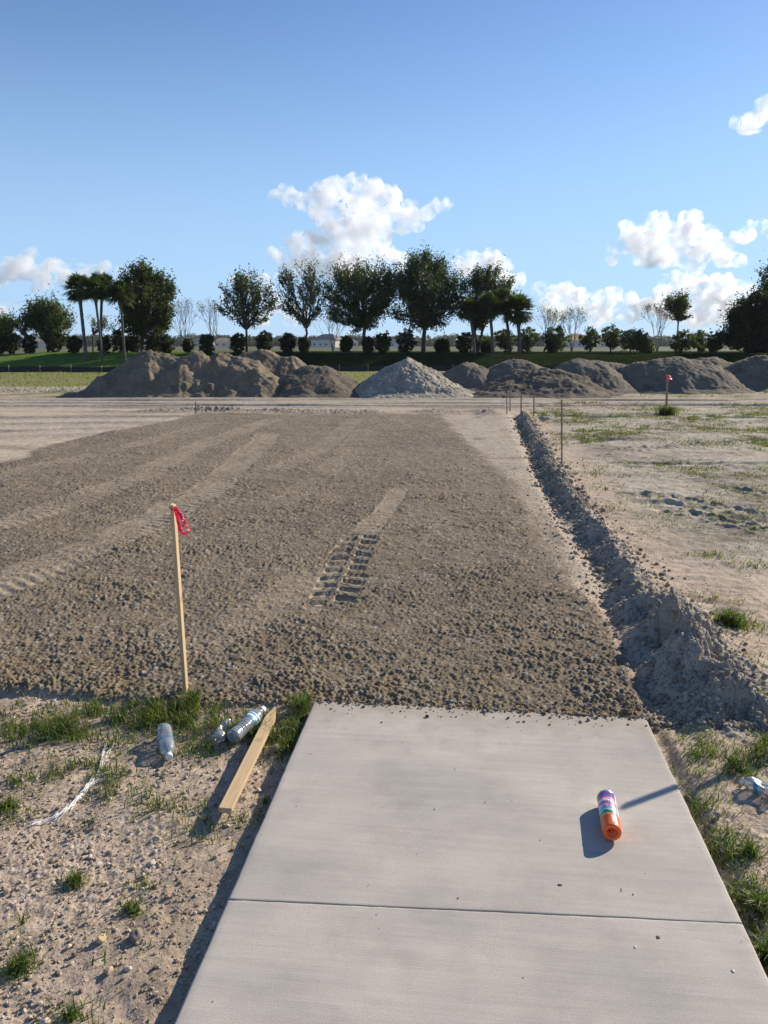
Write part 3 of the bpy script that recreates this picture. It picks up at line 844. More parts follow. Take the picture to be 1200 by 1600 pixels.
stone(1145, 1517, 0.0055, (0.6, 0.57, 0.5), 'white chip near the right edge of the pavement', seed=24, z=0.0, flat=.5, name='chip')
stone(992, 1480, 0.005, (0.62, 0.6, 0.55), 'small white chip left of the dark crumb on the pavement', seed=25, z=0.0, flat=.5, name='chip')
stone(755, 1112, 0.011, (0.34, 0.30, 0.24), 'grey lump lying just inside the pavement end', seed=26, z=0.0, flat=.7, name='clod')
stone(908, 1128, 0.008, (0.28, 0.25, 0.2), 'small lump on the pavement below its far right end', seed=27, z=0.0, flat=.6, name='clod')

# ------------------------------------------------------------ grass
def blades(P, h, w, bend, col):
    """curved tapering blades: P (n,3), two segments each"""
    n = len(P)
    a_ = rng.uniform(0, 2 * np.pi, n)
    side_ = np.stack([np.cos(a_), np.sin(a_), np.zeros(n)], -1) * (w / 2)[:, None]
    b = rng.uniform(0, 2 * np.pi, n)
    out = np.stack([np.cos(b), np.sin(b), np.zeros(n)], -1)
    up = np.array([0, 0, 1.0])
    def pt(t, hf): return P + up * (h * hf)[:, None] + out * (h * bend * t)[:, None]
    p0 = P - up * 0.004; p1 = pt(0.15, np.full(n, .4)); p2 = pt(0.5, np.full(n, .75) * (1 - .15 * bend)); p3 = pt(1.05, np.full(n, 1.0) * (1 - .35 * bend))
    V = np.stack([p0 - side_, p0 + side_, p1 - side_ * .9, p1 + side_ * .9, p2 - side_ * .6, p2 + side_ * .6, p3 - side_ * .1, p3 + side_ * .1], 1)
    k = (np.arange(n) * 8)[:, None, None]
    Fq = np.array([[0, 1, 3, 2], [2, 3, 5, 4], [4, 5, 7, 6]])[None] + k
    c = np.repeat(col, 8, 0)
    return V.reshape(-1, 3), Fq.reshape(-1, 4), c


G1 = np.array([0.085, 0.125, 0.028]); G2 = np.array([0.12, 0.165, 0.035]); G3 = np.array([0.055, 0.085, 0.022]); DRY = np.array([0.27, 0.225, 0.10])


def grass_patch(name, label, x0, x1, y0, y1, n, dens, hmin, hmax, w=0.0035, pal=None, wts=None, tilt=0.9):
    x = rng.uniform(x0, x1, n); y = rng.uniform(y0, y1, n)
    d = dens(x, y)
    k = rng.uniform(0, 1, n) < d
    x, y, d = x[k], y[k], d[k]
    # tillers: clump points towards random centres
    P = np.stack([x, y, gz(x, y)], -1)
    h = rng.uniform(hmin, hmax, len(x)) * (0.5 + 0.6 * np.clip(d, 0, 1))
    col = mixcols(len(x), pal or [G1, G2, G3, DRY], wts or [.36, .22, .24, .18])
    V, q, c = blades(P, h, rng.uniform(.6, 1.3, len(x)) * w, rng.uniform(0.2, tilt, len(x)), col)
    o = mk(name, V, q, M_GRASS, None, True, {'tint': c})
    return tag(o, label, 'grass', kind='stuff')


def gauss(x, y, cx, cy, rx, ry): return np.exp(-((x - cx) / rx) ** 2 - ((y - cy) / ry) ** 2)


def dens_left(x, y):
    b = sst(3.20, 3.08, y) * sst(2.68, 2.90, y + 0.12 * noise(x, y, .3, 401)) * sst(-2.15, -1.75, x) * (0.30 + 0.75 * np.clip(0.5 + fbm(x, y, .25, 402, 3) * 1.3, 0, 1))
    b = np.maximum(b, gauss(x, y, -0.74, 3.1, .07, .16))
    b = np.maximum(b, gauss(x, y, -1.25, 3.0, .35, .1) * .9)
    s = 0.5 * np.clip(fbm(x, y, .22, 403, 3) * 2.4 - 0.35, 0, 1) * sst(2.05, 2.45, y) * sst(3.2, 3.0, y)
    s = np.maximum(s, .9 * gauss(x, y, -1.45, 2.6, .2, .05) * np.clip(fbm(x, y, .08, 404, 2) * 2 + .4, 0, 1))
    s = s + 0.05 * np.clip(fbm(x, y, .2, 405, 3) * 3 - .6, 0, 1)
    for (px, py, r) in ((15, 1270, .09), (245, 1260, .1), (350, 1275, .05), (225, 1380, .06), (200, 1420, .05), (290, 1310, .05), (180, 1240, .09), (105, 1590, .06)):
        p = ground_at(px, py); s = np.maximum(s, .45 * gauss(x, y, p.x, p.y, r, r * .6))
    return np.clip(np.maximum(b, s) * sst(SLAB_X0 - 0.0, SLAB_X0 - 0.03, x), 0, 1)


def dens_right(x, y):
    e = gauss(x, 0, SLAB_X1 + .07, 0, .08, 1) * sst(3.0, 2.4, y) * 0.95
    m = np.clip(0.5 + fbm(x, y, .3, 411, 3) * 1.7, 0, 1) * sst(2.9, 1.9, y + .5 * (x - 1)) * 0.9
    f = sst(3.25, 3.0, y) * sst(2.6, 2.85, y) * (0.35 + 0.6 * np.clip(fbm(x, y, .2, 412, 3) * 2 + .4, 0, 1)) * sst(0.85, .95, x)
    bare = gauss(x, y, 1.12, 2.5, .16, .12)
    return np.clip(np.maximum(np.maximum(e, m), f) * (1 - .85 * bare) * sst(SLAB_X1 + 0.004, SLAB_X1 + 0.02, x), 0, 1)


grass_patch('grass', 'grass and weeds growing along the edge of the dirt left of the pavement', -2.7, SLAB_X0, 1.0, 3.3, 120000, lambda x, y: dens_left(x, y) * np.clip(.85 + fbm(x, y, .12, 409, 3) * 1.2, 0, 1), 0.015, 0.085, 0.0038)
grass_patch('grass', 'thick uneven grass along the right side of the pavement', SLAB_X1, 2.6, 0.8, 3.3, 100000, lambda x, y: dens_right(x, y) * np.clip(.7 + fbm(x, y, .12, 410, 3), 0, 1), 0.015, 0.058, 0.0036, wts=[.38, .28, .2, .14])


FP = [np.array([.10, .125, .035]), np.array([.125, .135, .045]), np.array([.075, .09, .03]), DRY]


def dens_field(x, y):
    v = fwd(x, y)
    m = np.clip(fbm(x, y, 2.2, 111, 4) * 1.6 + 0.3, 0, 1) * np.clip(fbm(x, y, 0.35, 112, 3) * 2 + 0.6, 0, 1)
    base = 0.95 * m ** 1.1 * np.interp(y, [4, 9, 12, 16], [.25, .35, 1, 1.2])
    nb = sst(5.5, 3.5, y) * np.clip(0.2 + fbm(x, y, .35, 421, 3) * 1.6, 0, 1) * .45
    for (px, py, r, a_) in ((1140, 975, .22, 1), (1115, 935, .16, .7), (1185, 1110, .3, .8), (1170, 1040, .2, .5), (1105, 865, .14, .9), (1180, 885, .2, .6), (940, 765, .2, .6), (905, 660, .7, .9), (960, 650, .9, .8), (1040, 640, .5, 1), (1075, 690, .8, .45), (1150, 770, .4, .3), (870, 640, .4, .9), (1190, 640, .9, .8)):
        p = ground_at(px, py); base = np.maximum(base, a_ * gauss(x, y, p.x, p.y, r, r * .8) * np.clip(.7 + fbm(x, y, .2, 423, 2), 0, 1))
    on = (np.abs(x - ridge_x(y)) > 0.2) * (x > 1.2)
    return np.clip(np.maximum(base, nb) * on, 0, 1)


grass_patch('grass', 'patchy grass over the near part of the sandy field right of the soil ridge', 1.3, 5.5, 3.2, 8.0, 110000, dens_field, 0.015, 0.06, 0.006, tilt=1.0, pal=FP, wts=[.3, .3, .2, .2])
grass_patch('grass', 'patchy grass over the far part of the sandy field right of the soil ridge', 1.3, 14, 8.0, 22.5, 230000, dens_field, 0.02, 0.065, 0.012, tilt=1.0, pal=FP, wts=[.3, .3, .2, .2])


def dens_far(x, y):
    return np.clip(.35 + fbm(x, y, 1.2, 431, 3), 0, 1)


grass_patch('grass', 'rough olive grass between the dirt piles and the bank', -26, 26, 27, 47, 26000, lambda x, y: sst(29, 31, fwd(x, y)) * sst(47, 46, fwd(x, y)) * dens_far(x, y), 0.06, 0.16, 0.035, pal=[np.array([.19, .20, .06]), np.array([.14, .17, .05]), DRY], wts=[.4, .35, .25])
grass_patch('grass', 'thin weeds at the foot of the dirt piles', -14, 16, 21, 29, 16000, lambda x, y: sst(23.6, 24.4, fwd(x, y)) * sst(27.5, 25.5, fwd(x, y)) * np.clip(fbm(x, y, .9, 432, 3) * 2, 0, 1) * .9, 0.05, 0.14, 0.018, pal=[np.array([.14, .15, .05]), G1, DRY], wts=[.4, .35, .25])


def tuft(px, py, rad, n, hmax, label, seed, group=None, dry=.08, w=0.0034, z=-.055):
    p = ground_at(px, py, z)
    r = np.random.default_rng(seed)
    aa = r.uniform(0, 2 * np.pi, n); rr_ = rad * np.minimum(np.abs(r.normal(0, .42, n)), 1.0)
    x = rr_ * np.cos(aa); y = rr_ * np.sin(aa)
    h0 = gz(x + p.x, y + p.y); z0 = float(h0.mean())
    P = np.stack([x, y, h0 - z0], -1)
    h = r.uniform(.45, 1, n) * hmax
    V, q, c = blades(P, h, r.uniform(.6, 1.2, n) * w, r.uniform(.3, 1.1, n), mixcols(n, [G1, G2 * 1.15, G3, DRY], [.4, .35 - dry, .25, dry]))
    o = mk('grass_tuft', V, q, M_GRASS, None, True, {'tint': c})
    o.location = (p.x, p.y, z0)
    return tag(o, label, 'grass tuft', group)


tuft(118, 1380, .05, 170, .055, 'round green grass tuft alone in the middle of the sandy verge', 1)
tuft(30, 1515, .055, 230, .06, 'wide green grass tuft at the lower left corner', 2)
tuft(35, 1440, .015, 14, .09, 'thin upright sprig above the lower left grass tuft', 3)
tuft(15, 1262, .05, 120, .04, 'grass tuft at the left edge near the white string', 4)
tuft(205, 1425, .035, 120, .025, 'low leafy weed above the dark rounded stone', 5, w=.006)
tuft(470, 1110, .04, 240, .11, 'tall grass tuft between the board and the pavement corner', 6)
tuft(300, 1105, .06, 260, .10, 'grass tuft around the foot of the flagged stake', 7)
tuft(415, 1255, .02, 50, .035, 'small grass sprig right of the wooden board', 8)
tuft(110, 1590, .022, 130, .045, 'thin grass tuft at the bottom of the sandy verge', 9)
tuft(1140, 978, .09, 620, .12, 'bright green grass tuft right of the near hump of the soil ridge', 10, w=.005)
tuft(1170, 1335, .04, 150, .07, 'grass tuft overhanging the right edge of the pavement', 11, z=-.03)
tuft(1185, 1420, .04, 170, .08, 'long grass tuft by the pavement joint, right side', 12, z=-.03)
tuft(1195, 1490, .035, 220, .08, 'spiky grass tuft at the lower right pavement edge', 13, z=-.03)
tuft(1042, 648, .28, 700, .28, 'tall weeds round the foot of the pink topped stake', 14, w=.014, dry=.2)

# ------------------------------------------------------------ wooden stakes, board, ribbons
def wood_mat(name, col, dark):
    m, nt, b = new_mat(name)
    L = nt.links.new
    tc = N(nt, 'ShaderNodeTexCoord'); mp = N(nt, 'ShaderNodeMapping'); mp.inputs['Scale'].default_value = (90, 90, 4)
    n1 = N(nt, 'ShaderNodeTexNoise', i_Scale=1.0, i_Detail=5.0, i_Distortion=0.6)
    L(tc.outputs['Object'], mp.inputs[0]); L(mp.outputs[0], n1.inputs[0])
    mp2 = N(nt, 'ShaderNodeMapping'); mp2.inputs['Scale'].default_value = (14, 14, 7)
    n2 = N(nt, 'ShaderNodeTexNoise', i_Scale=1.0, i_Detail=3.0)
    L(tc.outputs['Object'], mp2.inputs[0]); L(mp2.outputs[0], n2.inputs[0])
    r1 = N(nt, 'ShaderNodeMapRange', i_1=0.35, i_2=0.7); L(n1.outputs[0], r1.inputs[0])
    mx = N(nt, 'ShaderNodeMix', data_type='RGBA'); mx.inputs[6].default_value = (*col, 1); mx.inputs[7].default_value = (*[c * .8 for c in col], 1)
    L(r1.outputs[0], mx.inputs[0])
    r2 = N(nt, 'ShaderNodeMapRange', i_1=0.57, i_2=0.72, i_3=0.0, i_4=0.8); L(n2.outputs[0], r2.inputs[0])
    m2 = N(nt, 'ShaderNodeMix', data_type='RGBA'); m2.inputs[7].default_value = (*dark, 1)
    L(r2.outputs[0], m2.inputs[0]); L(mx.outputs[2], m2.inputs[6]); L(m2.outputs[2], b.inputs['Base Color'])
    b.inputs['Roughness'].default_value = 0.7
    bp = N(nt, 'ShaderNodeBump', i_Strength=0.3, i_Distance=0.001); L(n1.outputs[0], bp.inputs['Height']); L(bp.outputs[0], b.inputs['Normal'])
    return m


M_WOOD = wood_mat('pine_wood', (0.56, 0.40, 0.22), (0.25, 0.14, 0.07))
M_WOODOLD = wood_mat('weathered_wood', (0.30, 0.22, 0.15), (0.12, 0.08, 0.05))
M_PINK = leaf_mat('pink_ribbon', 0.45, 0.35)


def stick_mesh(w, t, L, point=0.0, top_cut=0.0):
    """square-edged stick along local z, optionally pointed at the far end"""
    if point <= 0:
        V, q = box(-w / 2, -t / 2, 0, w / 2, t / 2, L)
        V = np.array(V); V[6:8, 2] -= top_cut
        return V, q
    zs = [0, L - point, L]
    V = []
    for z, s in zip(zs, (1, 1, 0.15)):
        V += [(-w / 2 * s, -t / 2, z), (w / 2 * s, -t / 2, z), (w / 2 * s, t / 2, z), (-w / 2 * s, t / 2, z)]
    q = [(0, 3, 2, 1), (8, 9, 10, 11)]
    for r in (0, 4):
        for k in range(4): q.append((r + k, r + (k + 1) % 4, r + 4 + (k + 1) % 4, r + 4 + k))
    return np.array(V), q


def ribbon(path, w, nrm, col, parent, name='ribbon'):
    """thin tape following a path, with slight creases"""
    P = np.asarray(path, dtype=float)
    t_ = np.linspace(0, len(P) - 1, 8 * (len(P) - 1) + 1)
    Q = np.stack([np.interp(t_, np.arange(len(P)), P[:, k]) for k in range(3)], -1)
    for _ in range(2):
        Q[1:-1] = (Q[:-2] + 2 * Q[1:-1] + Q[2:]) / 4
    T = np.gradient(Q, axis=0); T /= np.linalg.norm(T, axis=1)[:, None]
    W = np.cross(T, np.asarray(nrm, dtype=float)); W /= np.linalg.norm(W, axis=1)[:, None] + 1e-9
    tw = np.linspace(0, 1, len(Q))
    Nn = np.cross(W, T)
    W = W * np.cos(tw * 1.2)[:, None] + Nn * np.sin(tw * 1.2)[:, None]
    Nn = np.cross(W, T)
    rows_ = []
    for k, s in enumerate((-1, -.33, .33, 1)):
        rows_.append(Q + W * w / 2 * s + Nn * (0.0025 * (1 if k % 2 else -1) * np.sin(tw * 30 + k))[:, None])
    V = np.stack(rows_, 1)
    th = 0.0004
    V = np.concatenate([V, V + Nn[:, None, :] * th], 1)       # two skins
    n_ = len(Q)
    ii = np.arange(n_ * 8).reshape(n_, 8)
    q = []
    ring = [0, 1, 2, 3, 7, 6, 5, 4]
    for a_, b_ in zip(ring, ring[1:] + ring[:1]):
        q.append(np.stack([ii[:-1, a_], ii[:-1, b_], ii[1:, b_], ii[1:, a_]], -1))
    return mk(name, V.reshape(-1, 3), np.concatenate(q), M_PINK, parent, True, {'tint': np.broadcast_to(np.asarray(col), (n_ * 8, 3))})


def place_stake(name, base, top, w, t, rotz, mat, label, group=None, cut=0.006, cat='stake'):
    base = Vector(base); top = Vector(top)
    d = top - base; L = d.length
    e = empty(name, base)
    V, q = stick_mesh(w, t, L + 0.12, 0, cut)
    V = np.array(V); V[:, 2] -= 0.12
    o = mk('shaft', V, q, mat, e, False)
    e.rotation_mode = 'QUATERNION'
    e.rotation_quaternion = d.to_track_quat('Z', 'Y') @ Euler((0, 0, rotz)).to_quaternion()
    tag(e, label, cat, group)
    bevel(o, 0.0012, 2)
    return e, L


# flagged stake in the foreground
b0 = ground_at(291, 1090, -0.06)
t0 = at_dist(270, 787, fwd(b0.x, b0.y) + 0.02)
st, Ls = place_stake('survey_stake', b0, t0, 0.034, 0.017, math.radians(52), M_WOOD, 'tall pine stake with bright pink ribbon, nearest one, standing in verge grass')
inv = st.rotation_quaternion.inverted()


def loc_of(px, py, dv=0.0):
    return inv @ (at_dist(px, py, fwd(b0.x, b0.y) + 0.02 + dv) - b0)


PINK = (0.85, 0.045, 0.16)
rb = []
for k in range(13):
    a_ = k / 12 * 2 * math.pi
    rb.append((0.0195 * math.cos(a_) * (1.0), 0.0115 * math.sin(a_), Ls - 0.022 - 0.002 * k / 12))
ribbon(rb, 0.018, (0, 0, 1), PINK, st, 'ribbon_knot')
for nm, pth in (('ribbon', [(272, 792, -.01), (281, 803, -.03), (290, 818, -.04), (294, 829, -.045)]),
                ('ribbon', [(273, 794, -.015), (277, 808, -.025), (280, 822, -.03), (283, 832, -.02), (292, 833, -.01), (294, 831, .0)])):
    P = [tuple(loc_of(*q)) for q in pth]
    o = ribbon(P, 0.015, tuple(inv @ Vector((sS, -cS, 0.25))), PINK, st, nm)

# board lying on the verge
pn = ground_at(352, 1272, -0.02); pf = ground_at(430, 1104, -0.015)
pn.z = gz1(pn.x, pn.y) + 0.045; pf.z = gz1(pf.x, pf.y) + 0.035
d = pf - pn
e = empty('wooden_board', pn)
V, q = stick_mesh(0.047, 0.020, d.length, 0.10)
o = mk('plank', V, q, M_WOOD, e, False); bevel(o, 0.0012, 2)
zq = d.normalized()
yq = Vector((0.05, 0, 1)); xq = yq.cross(zq).normalized(); yq = zq.cross(xq)
e.rotation_mode = 'QUATERNION'
e.rotation_quaternion = Matrix((xq, yq, zq)).transposed().to_quaternion()
tag(e, 'pale pine board with a pointed far end lying beside the pavement edge', 'board')

# stake standing just outside the picture, whose shadow falls on the slab
tip = ground_at(972, 1261, 0)
hs = 0.88
bx, by = tip.x + 1.72 * math.cos(math.radians(27 + 6.25)), tip.y + 1.72 * math.sin(math.radians(27 + 6.25))
topv = Vector((tip.x, tip.y, 0)) + SUNV * (hs / SUNV.z)
place_stake('survey_stake', (bx, by, gz1(bx, by)), topv, 0.034, 0.017, 0.5, M_WOOD, 'leaning stake outside the right edge, its shadow lying on the pavement')

# small stakes in the distance
for (px, yb, yt, w, lab) in ((797, 640, 597, .035, 'thin stake furthest back at the far end of the soil ridge'),
                             (814, 650, 613, .05, 'thicker dark stake where the soil ridge begins'),
                             (834, 648, 614, .03, 'thin stake just right of the thicker dark stake'),
                             (878, 720, 624, .015, 'tall thin lath standing in the weeds beside the soil ridge'),
                             (306, 646, 628, .05, 'short stake at the far left corner of the graded bed'),
                             (792, 646, 612, .022, 'slender rod beside the furthest stake of the soil ridge')):
    b = ground_at(px, yb, -0.03); b.z = gz1(b.x, b.y)
    t_ = at_dist(px + random.uniform(-.5, 1), yt, fwd(b.x, b.y))
    place_stake('stake', b, t_, w, 0.02, random.uniform(0, 1), M_WOODOLD, lab)
b = ground_at(1041, 641, -0.03); b.z = gz1(b.x, b.y)
vb = fwd(b.x, b.y)
t_ = at_dist(1043, 585, vb)
st2, L2 = place_stake('stake', b, t_, .055, 0.025, .4, M_WOODOLD, 'stake with a pale pink ribbon in the right field before the dirt piles')
inv2 = st2.rotation_quaternion.inverted()
for pth in ([(1043, 587), (1047, 590), (1050, 593)], [(1042, 586), (1045, 593), (1044, 596)], [(1041, 590), (1047, 588), (1046, 594)]):
    P = [tuple(inv2 @ (at_dist(x_, y_, vb - .06) - b)) for x_, y_ in pth]
    ribbon(P, 0.06, tuple(inv2 @ Vector((sS, -cS, 0))), (0.80, 0.22, 0.25), st2)

# ------------------------------------------------------------ white string
def string():
    ends = [[(178, 1163), (168, 1178), (160, 1192), (152, 1205), (140, 1220), (125, 1243), (110, 1262), (88, 1276), (66, 1282), (48, 1291)],
            [(165, 1160), (158, 1180), (157, 1200), (146, 1216), (132, 1234), (115, 1256), (95, 1272), (70, 1284), (50, 1288)],
            [(182, 1206), (168, 1214), (152, 1220), (140, 1228), (124, 1246), (104, 1265), (80, 1277), (55, 1287)],
            [(176, 1198), (162, 1207), (150, 1212), (138, 1224), (120, 1250), (100, 1268), (72, 1280), (47, 1290)],
            [(170, 1185), (158, 1188), (160, 1202), (144, 1212), (136, 1232), (112, 1258), (92, 1276), (60, 1284)],
            [(178, 1212), (160, 1216), (146, 1213), (141, 1224), (128, 1240), (108, 1264)]]
    mb = MB()
    for k, e_ in enumerate(ends):
        for s in range(3):
            P = np.array([ground_at(x_ + random.uniform(-2.5, 2.5), y_ + random.uniform(-1.5, 1.5), -0.05)[:] for x_, y_ in e_])
            t_ = np.linspace(0, len(P) - 1, 10 * len(P))
            Q = np.stack([np.interp(t_, np.arange(len(P)), P[:, i]) for i in range(3)], -1)
            for _ in range(4): Q[1:-1] = (Q[:-2] + 2 * Q[1:-1] + Q[2:]) / 4
            Q[:, 0] += 0.003 * np.sin(t_ * 5 + s * 2 + k)
            Q[:, 2] = gz(Q[:, 0], Q[:, 1], True) + 0.006 + 0.004 * np.sin(t_ * 3 + s + k)
            mb.add(*tube(Q, 0.00115, 6))
    o = mb.build('string', plain('twine', (0.78, 0.75, 0.72), 0.8, 0.1, 200))
    tag(o, 'tangled white twine lying frayed across the sandy verge', 'string')


string()

# ------------------------------------------------------------ plastic bottles
def pet_mat():
    m, nt, b = new_mat('clear_plastic')
    L = nt.links.new
    nt.nodes.remove(b)
    tr = N(nt, 'ShaderNodeBsdfTransparent'); tr.inputs[0].default_value = (0.95, 0.96, 0.96, 1)
    gl = N(nt, 'ShaderNodeBsdfGlossy'); gl.inputs['Roughness'].default_value = 0.08; gl.inputs['Color'].default_value = (.8, .79, .76, 1)
    df = N(nt, 'ShaderNodeBsdfDiffuse'); df.inputs[0].default_value = (0.85, 0.87, 0.87, 1)
    fr = N(nt, 'ShaderNodeFresnel'); fr.inputs[0].default_value = 1.6
    tc = N(nt, 'ShaderNodeTexCoord'); nz_ = N(nt, 'ShaderNodeTexNoise', i_Scale=70.0, i_Detail=3.0)
    L(tc.outputs['Object'], nz_.inputs[0])
    bp = N(nt, 'ShaderNodeBump', i_Strength=0.7, i_Distance=0.003); L(nz_.outputs[0], bp.inputs['Height'])
    for n_ in (gl, fr, df): L(bp.outputs[0], n_.inputs['Normal'])
    m1 = N(nt, 'ShaderNodeMixShader'); m1.inputs[0].default_value = 0.26
    L(tr.outputs[0], m1.inputs[1]); L(df.outputs[0], m1.inputs[2])
    ad = N(nt, 'ShaderNodeMath', operation='ADD', i_1=0.12); L(fr.outputs[0], ad.inputs[0])
    m2 = N(nt, 'ShaderNodeMixShader'); L(ad.outputs[0], m2.inputs[0]); L(m1.outputs[0], m2.inputs[1]); L(gl.outputs[0], m2.inputs[2])
    L(m2.outputs[0], nt.nodes['Material Output'].inputs[0])
    return m


M_PET = pet_mat()
M_LBLUE = plain('label_blue', (0.05, 0.27, 0.46), 0.4)
M_LWHITE = plain('label_white', (0.70, 0.76, 0.80), 0.4)
M_CAPW = plain('cap_white', (0.75, 0.75, 0.74), 0.45)


def bottle(bot, neck, R, label, bands, crush=0.1, seed=0, cap=True, ribs=True):
    """bot, neck: world points on the bottle's axis"""
    bot = Vector(bot); neck = Vector(neck); d = neck - bot; L = d.length
    e = empty('plastic_bottle', bot)
    e.rotation_mode = 'QUATERNION'; e.rotation_quaternion = d.to_track_quat('Z', 'Y')
    r = np.random.default_rng(seed)
    def prof(z):
        t = z / L
        p = np.interp(t, [0, .015, .05, .70, .80, .87, .90, .925, .93, 1.0], [.70, .93, 1.0, 1.0, .80, .45, .40, .40, .36, .36]) * R
        if ribs: p = p * (1 - 0.035 * (0.5 + 0.5 * np.cos(2 * np.pi * t * 15)) * ((t > .06) & (t < .68)))
        return p
    def crushf(V):
        for k in range(6):
            dd = r.normal(size=3); dd[2] *= .3; dd /= np.linalg.norm(dd)
            c = dd * R * 1.0 + np.array([0, 0, r.uniform(.15, .7) * L])
            w = np.exp(-np.sum((V - c) ** 2, 1) / (R * .75) ** 2)
            V = V - dd * (w * R * crush)[:, None] * np.array([1, 1, .2])
        return V
    st_ = r.bit_generator.state
    zs = np.linspace(0, L, 90)
    V, q = lathe([(0.001, 0.004)] + [(R * .35, .003)] + list(zip(prof(zs), zs)), 36)
    V = crushf(V)
    bb = mk('bottle_body', V, q, M_PET, e)
    for (a_, b_, mt) in bands:
        r.bit_generator.state = st_
        zz = np.linspace(a_ * L, b_ * L, 10)
        V, q = lathe(list(zip(prof(zz) + 0.0009, zz)), 36)
        mk('bottle_label', crushf(V), q, mt, bb)
    if cap:
        V, q = lathe([(R * .43, .925 * L), (R * .45, .93 * L), (R * .45, .995 * L), (R * .42, 1.003 * L), (.001, 1.004 * L)], 24)
        mk('bottle_cap', V, q, M_CAPW, e)
    return tag(e, label, 'bottle')


def gp(px, py, r):
    p = ground_at(px, py, -0.02); p.z = gz1(p.x, p.y, False) + r
    return p


R_ = 0.033
bottle(gp(256, 1140, R_ + .008), gp(264, 1178, R_ * .75), R_, 'clear plastic bottle with thin blue band, leftmost of the three in the grass', [(0.44, 0.50, M_LBLUE)], 0.22, 3)
bottle(gp(363, 1152, R_ + .006), gp(412, 1112, R_ + .02), R_ * 1.02, 'clear plastic bottle with a blue and white label beside the wooden board', [(0.50, 0.56, M_LBLUE), (0.56, 0.68, M_LWHITE), (0.60, 0.645, M_LBLUE)], 0.15, 5)
bottle(gp(340, 1153, R_ * .8), gp(357, 1128, R_ * 1.5), R_ * .92, 'crumpled clear plastic bottle without label, touching the labelled one', [], 0.75, 9, cap=False)
p1 = ground_at(1157, 1218, 0.0); p1.z = gz1(p1.x, p1.y, False) + .026
p2 = ground_at(1215, 1243, 0.0); p2.z = gz1(p2.x, p2.y, False) + .03
bottle(p2, p1, .031, 'crushed plastic bottle with a blue label in the grass at the right edge', [(0.44, 0.58, M_LBLUE)], 0.45, 12, cap=False)

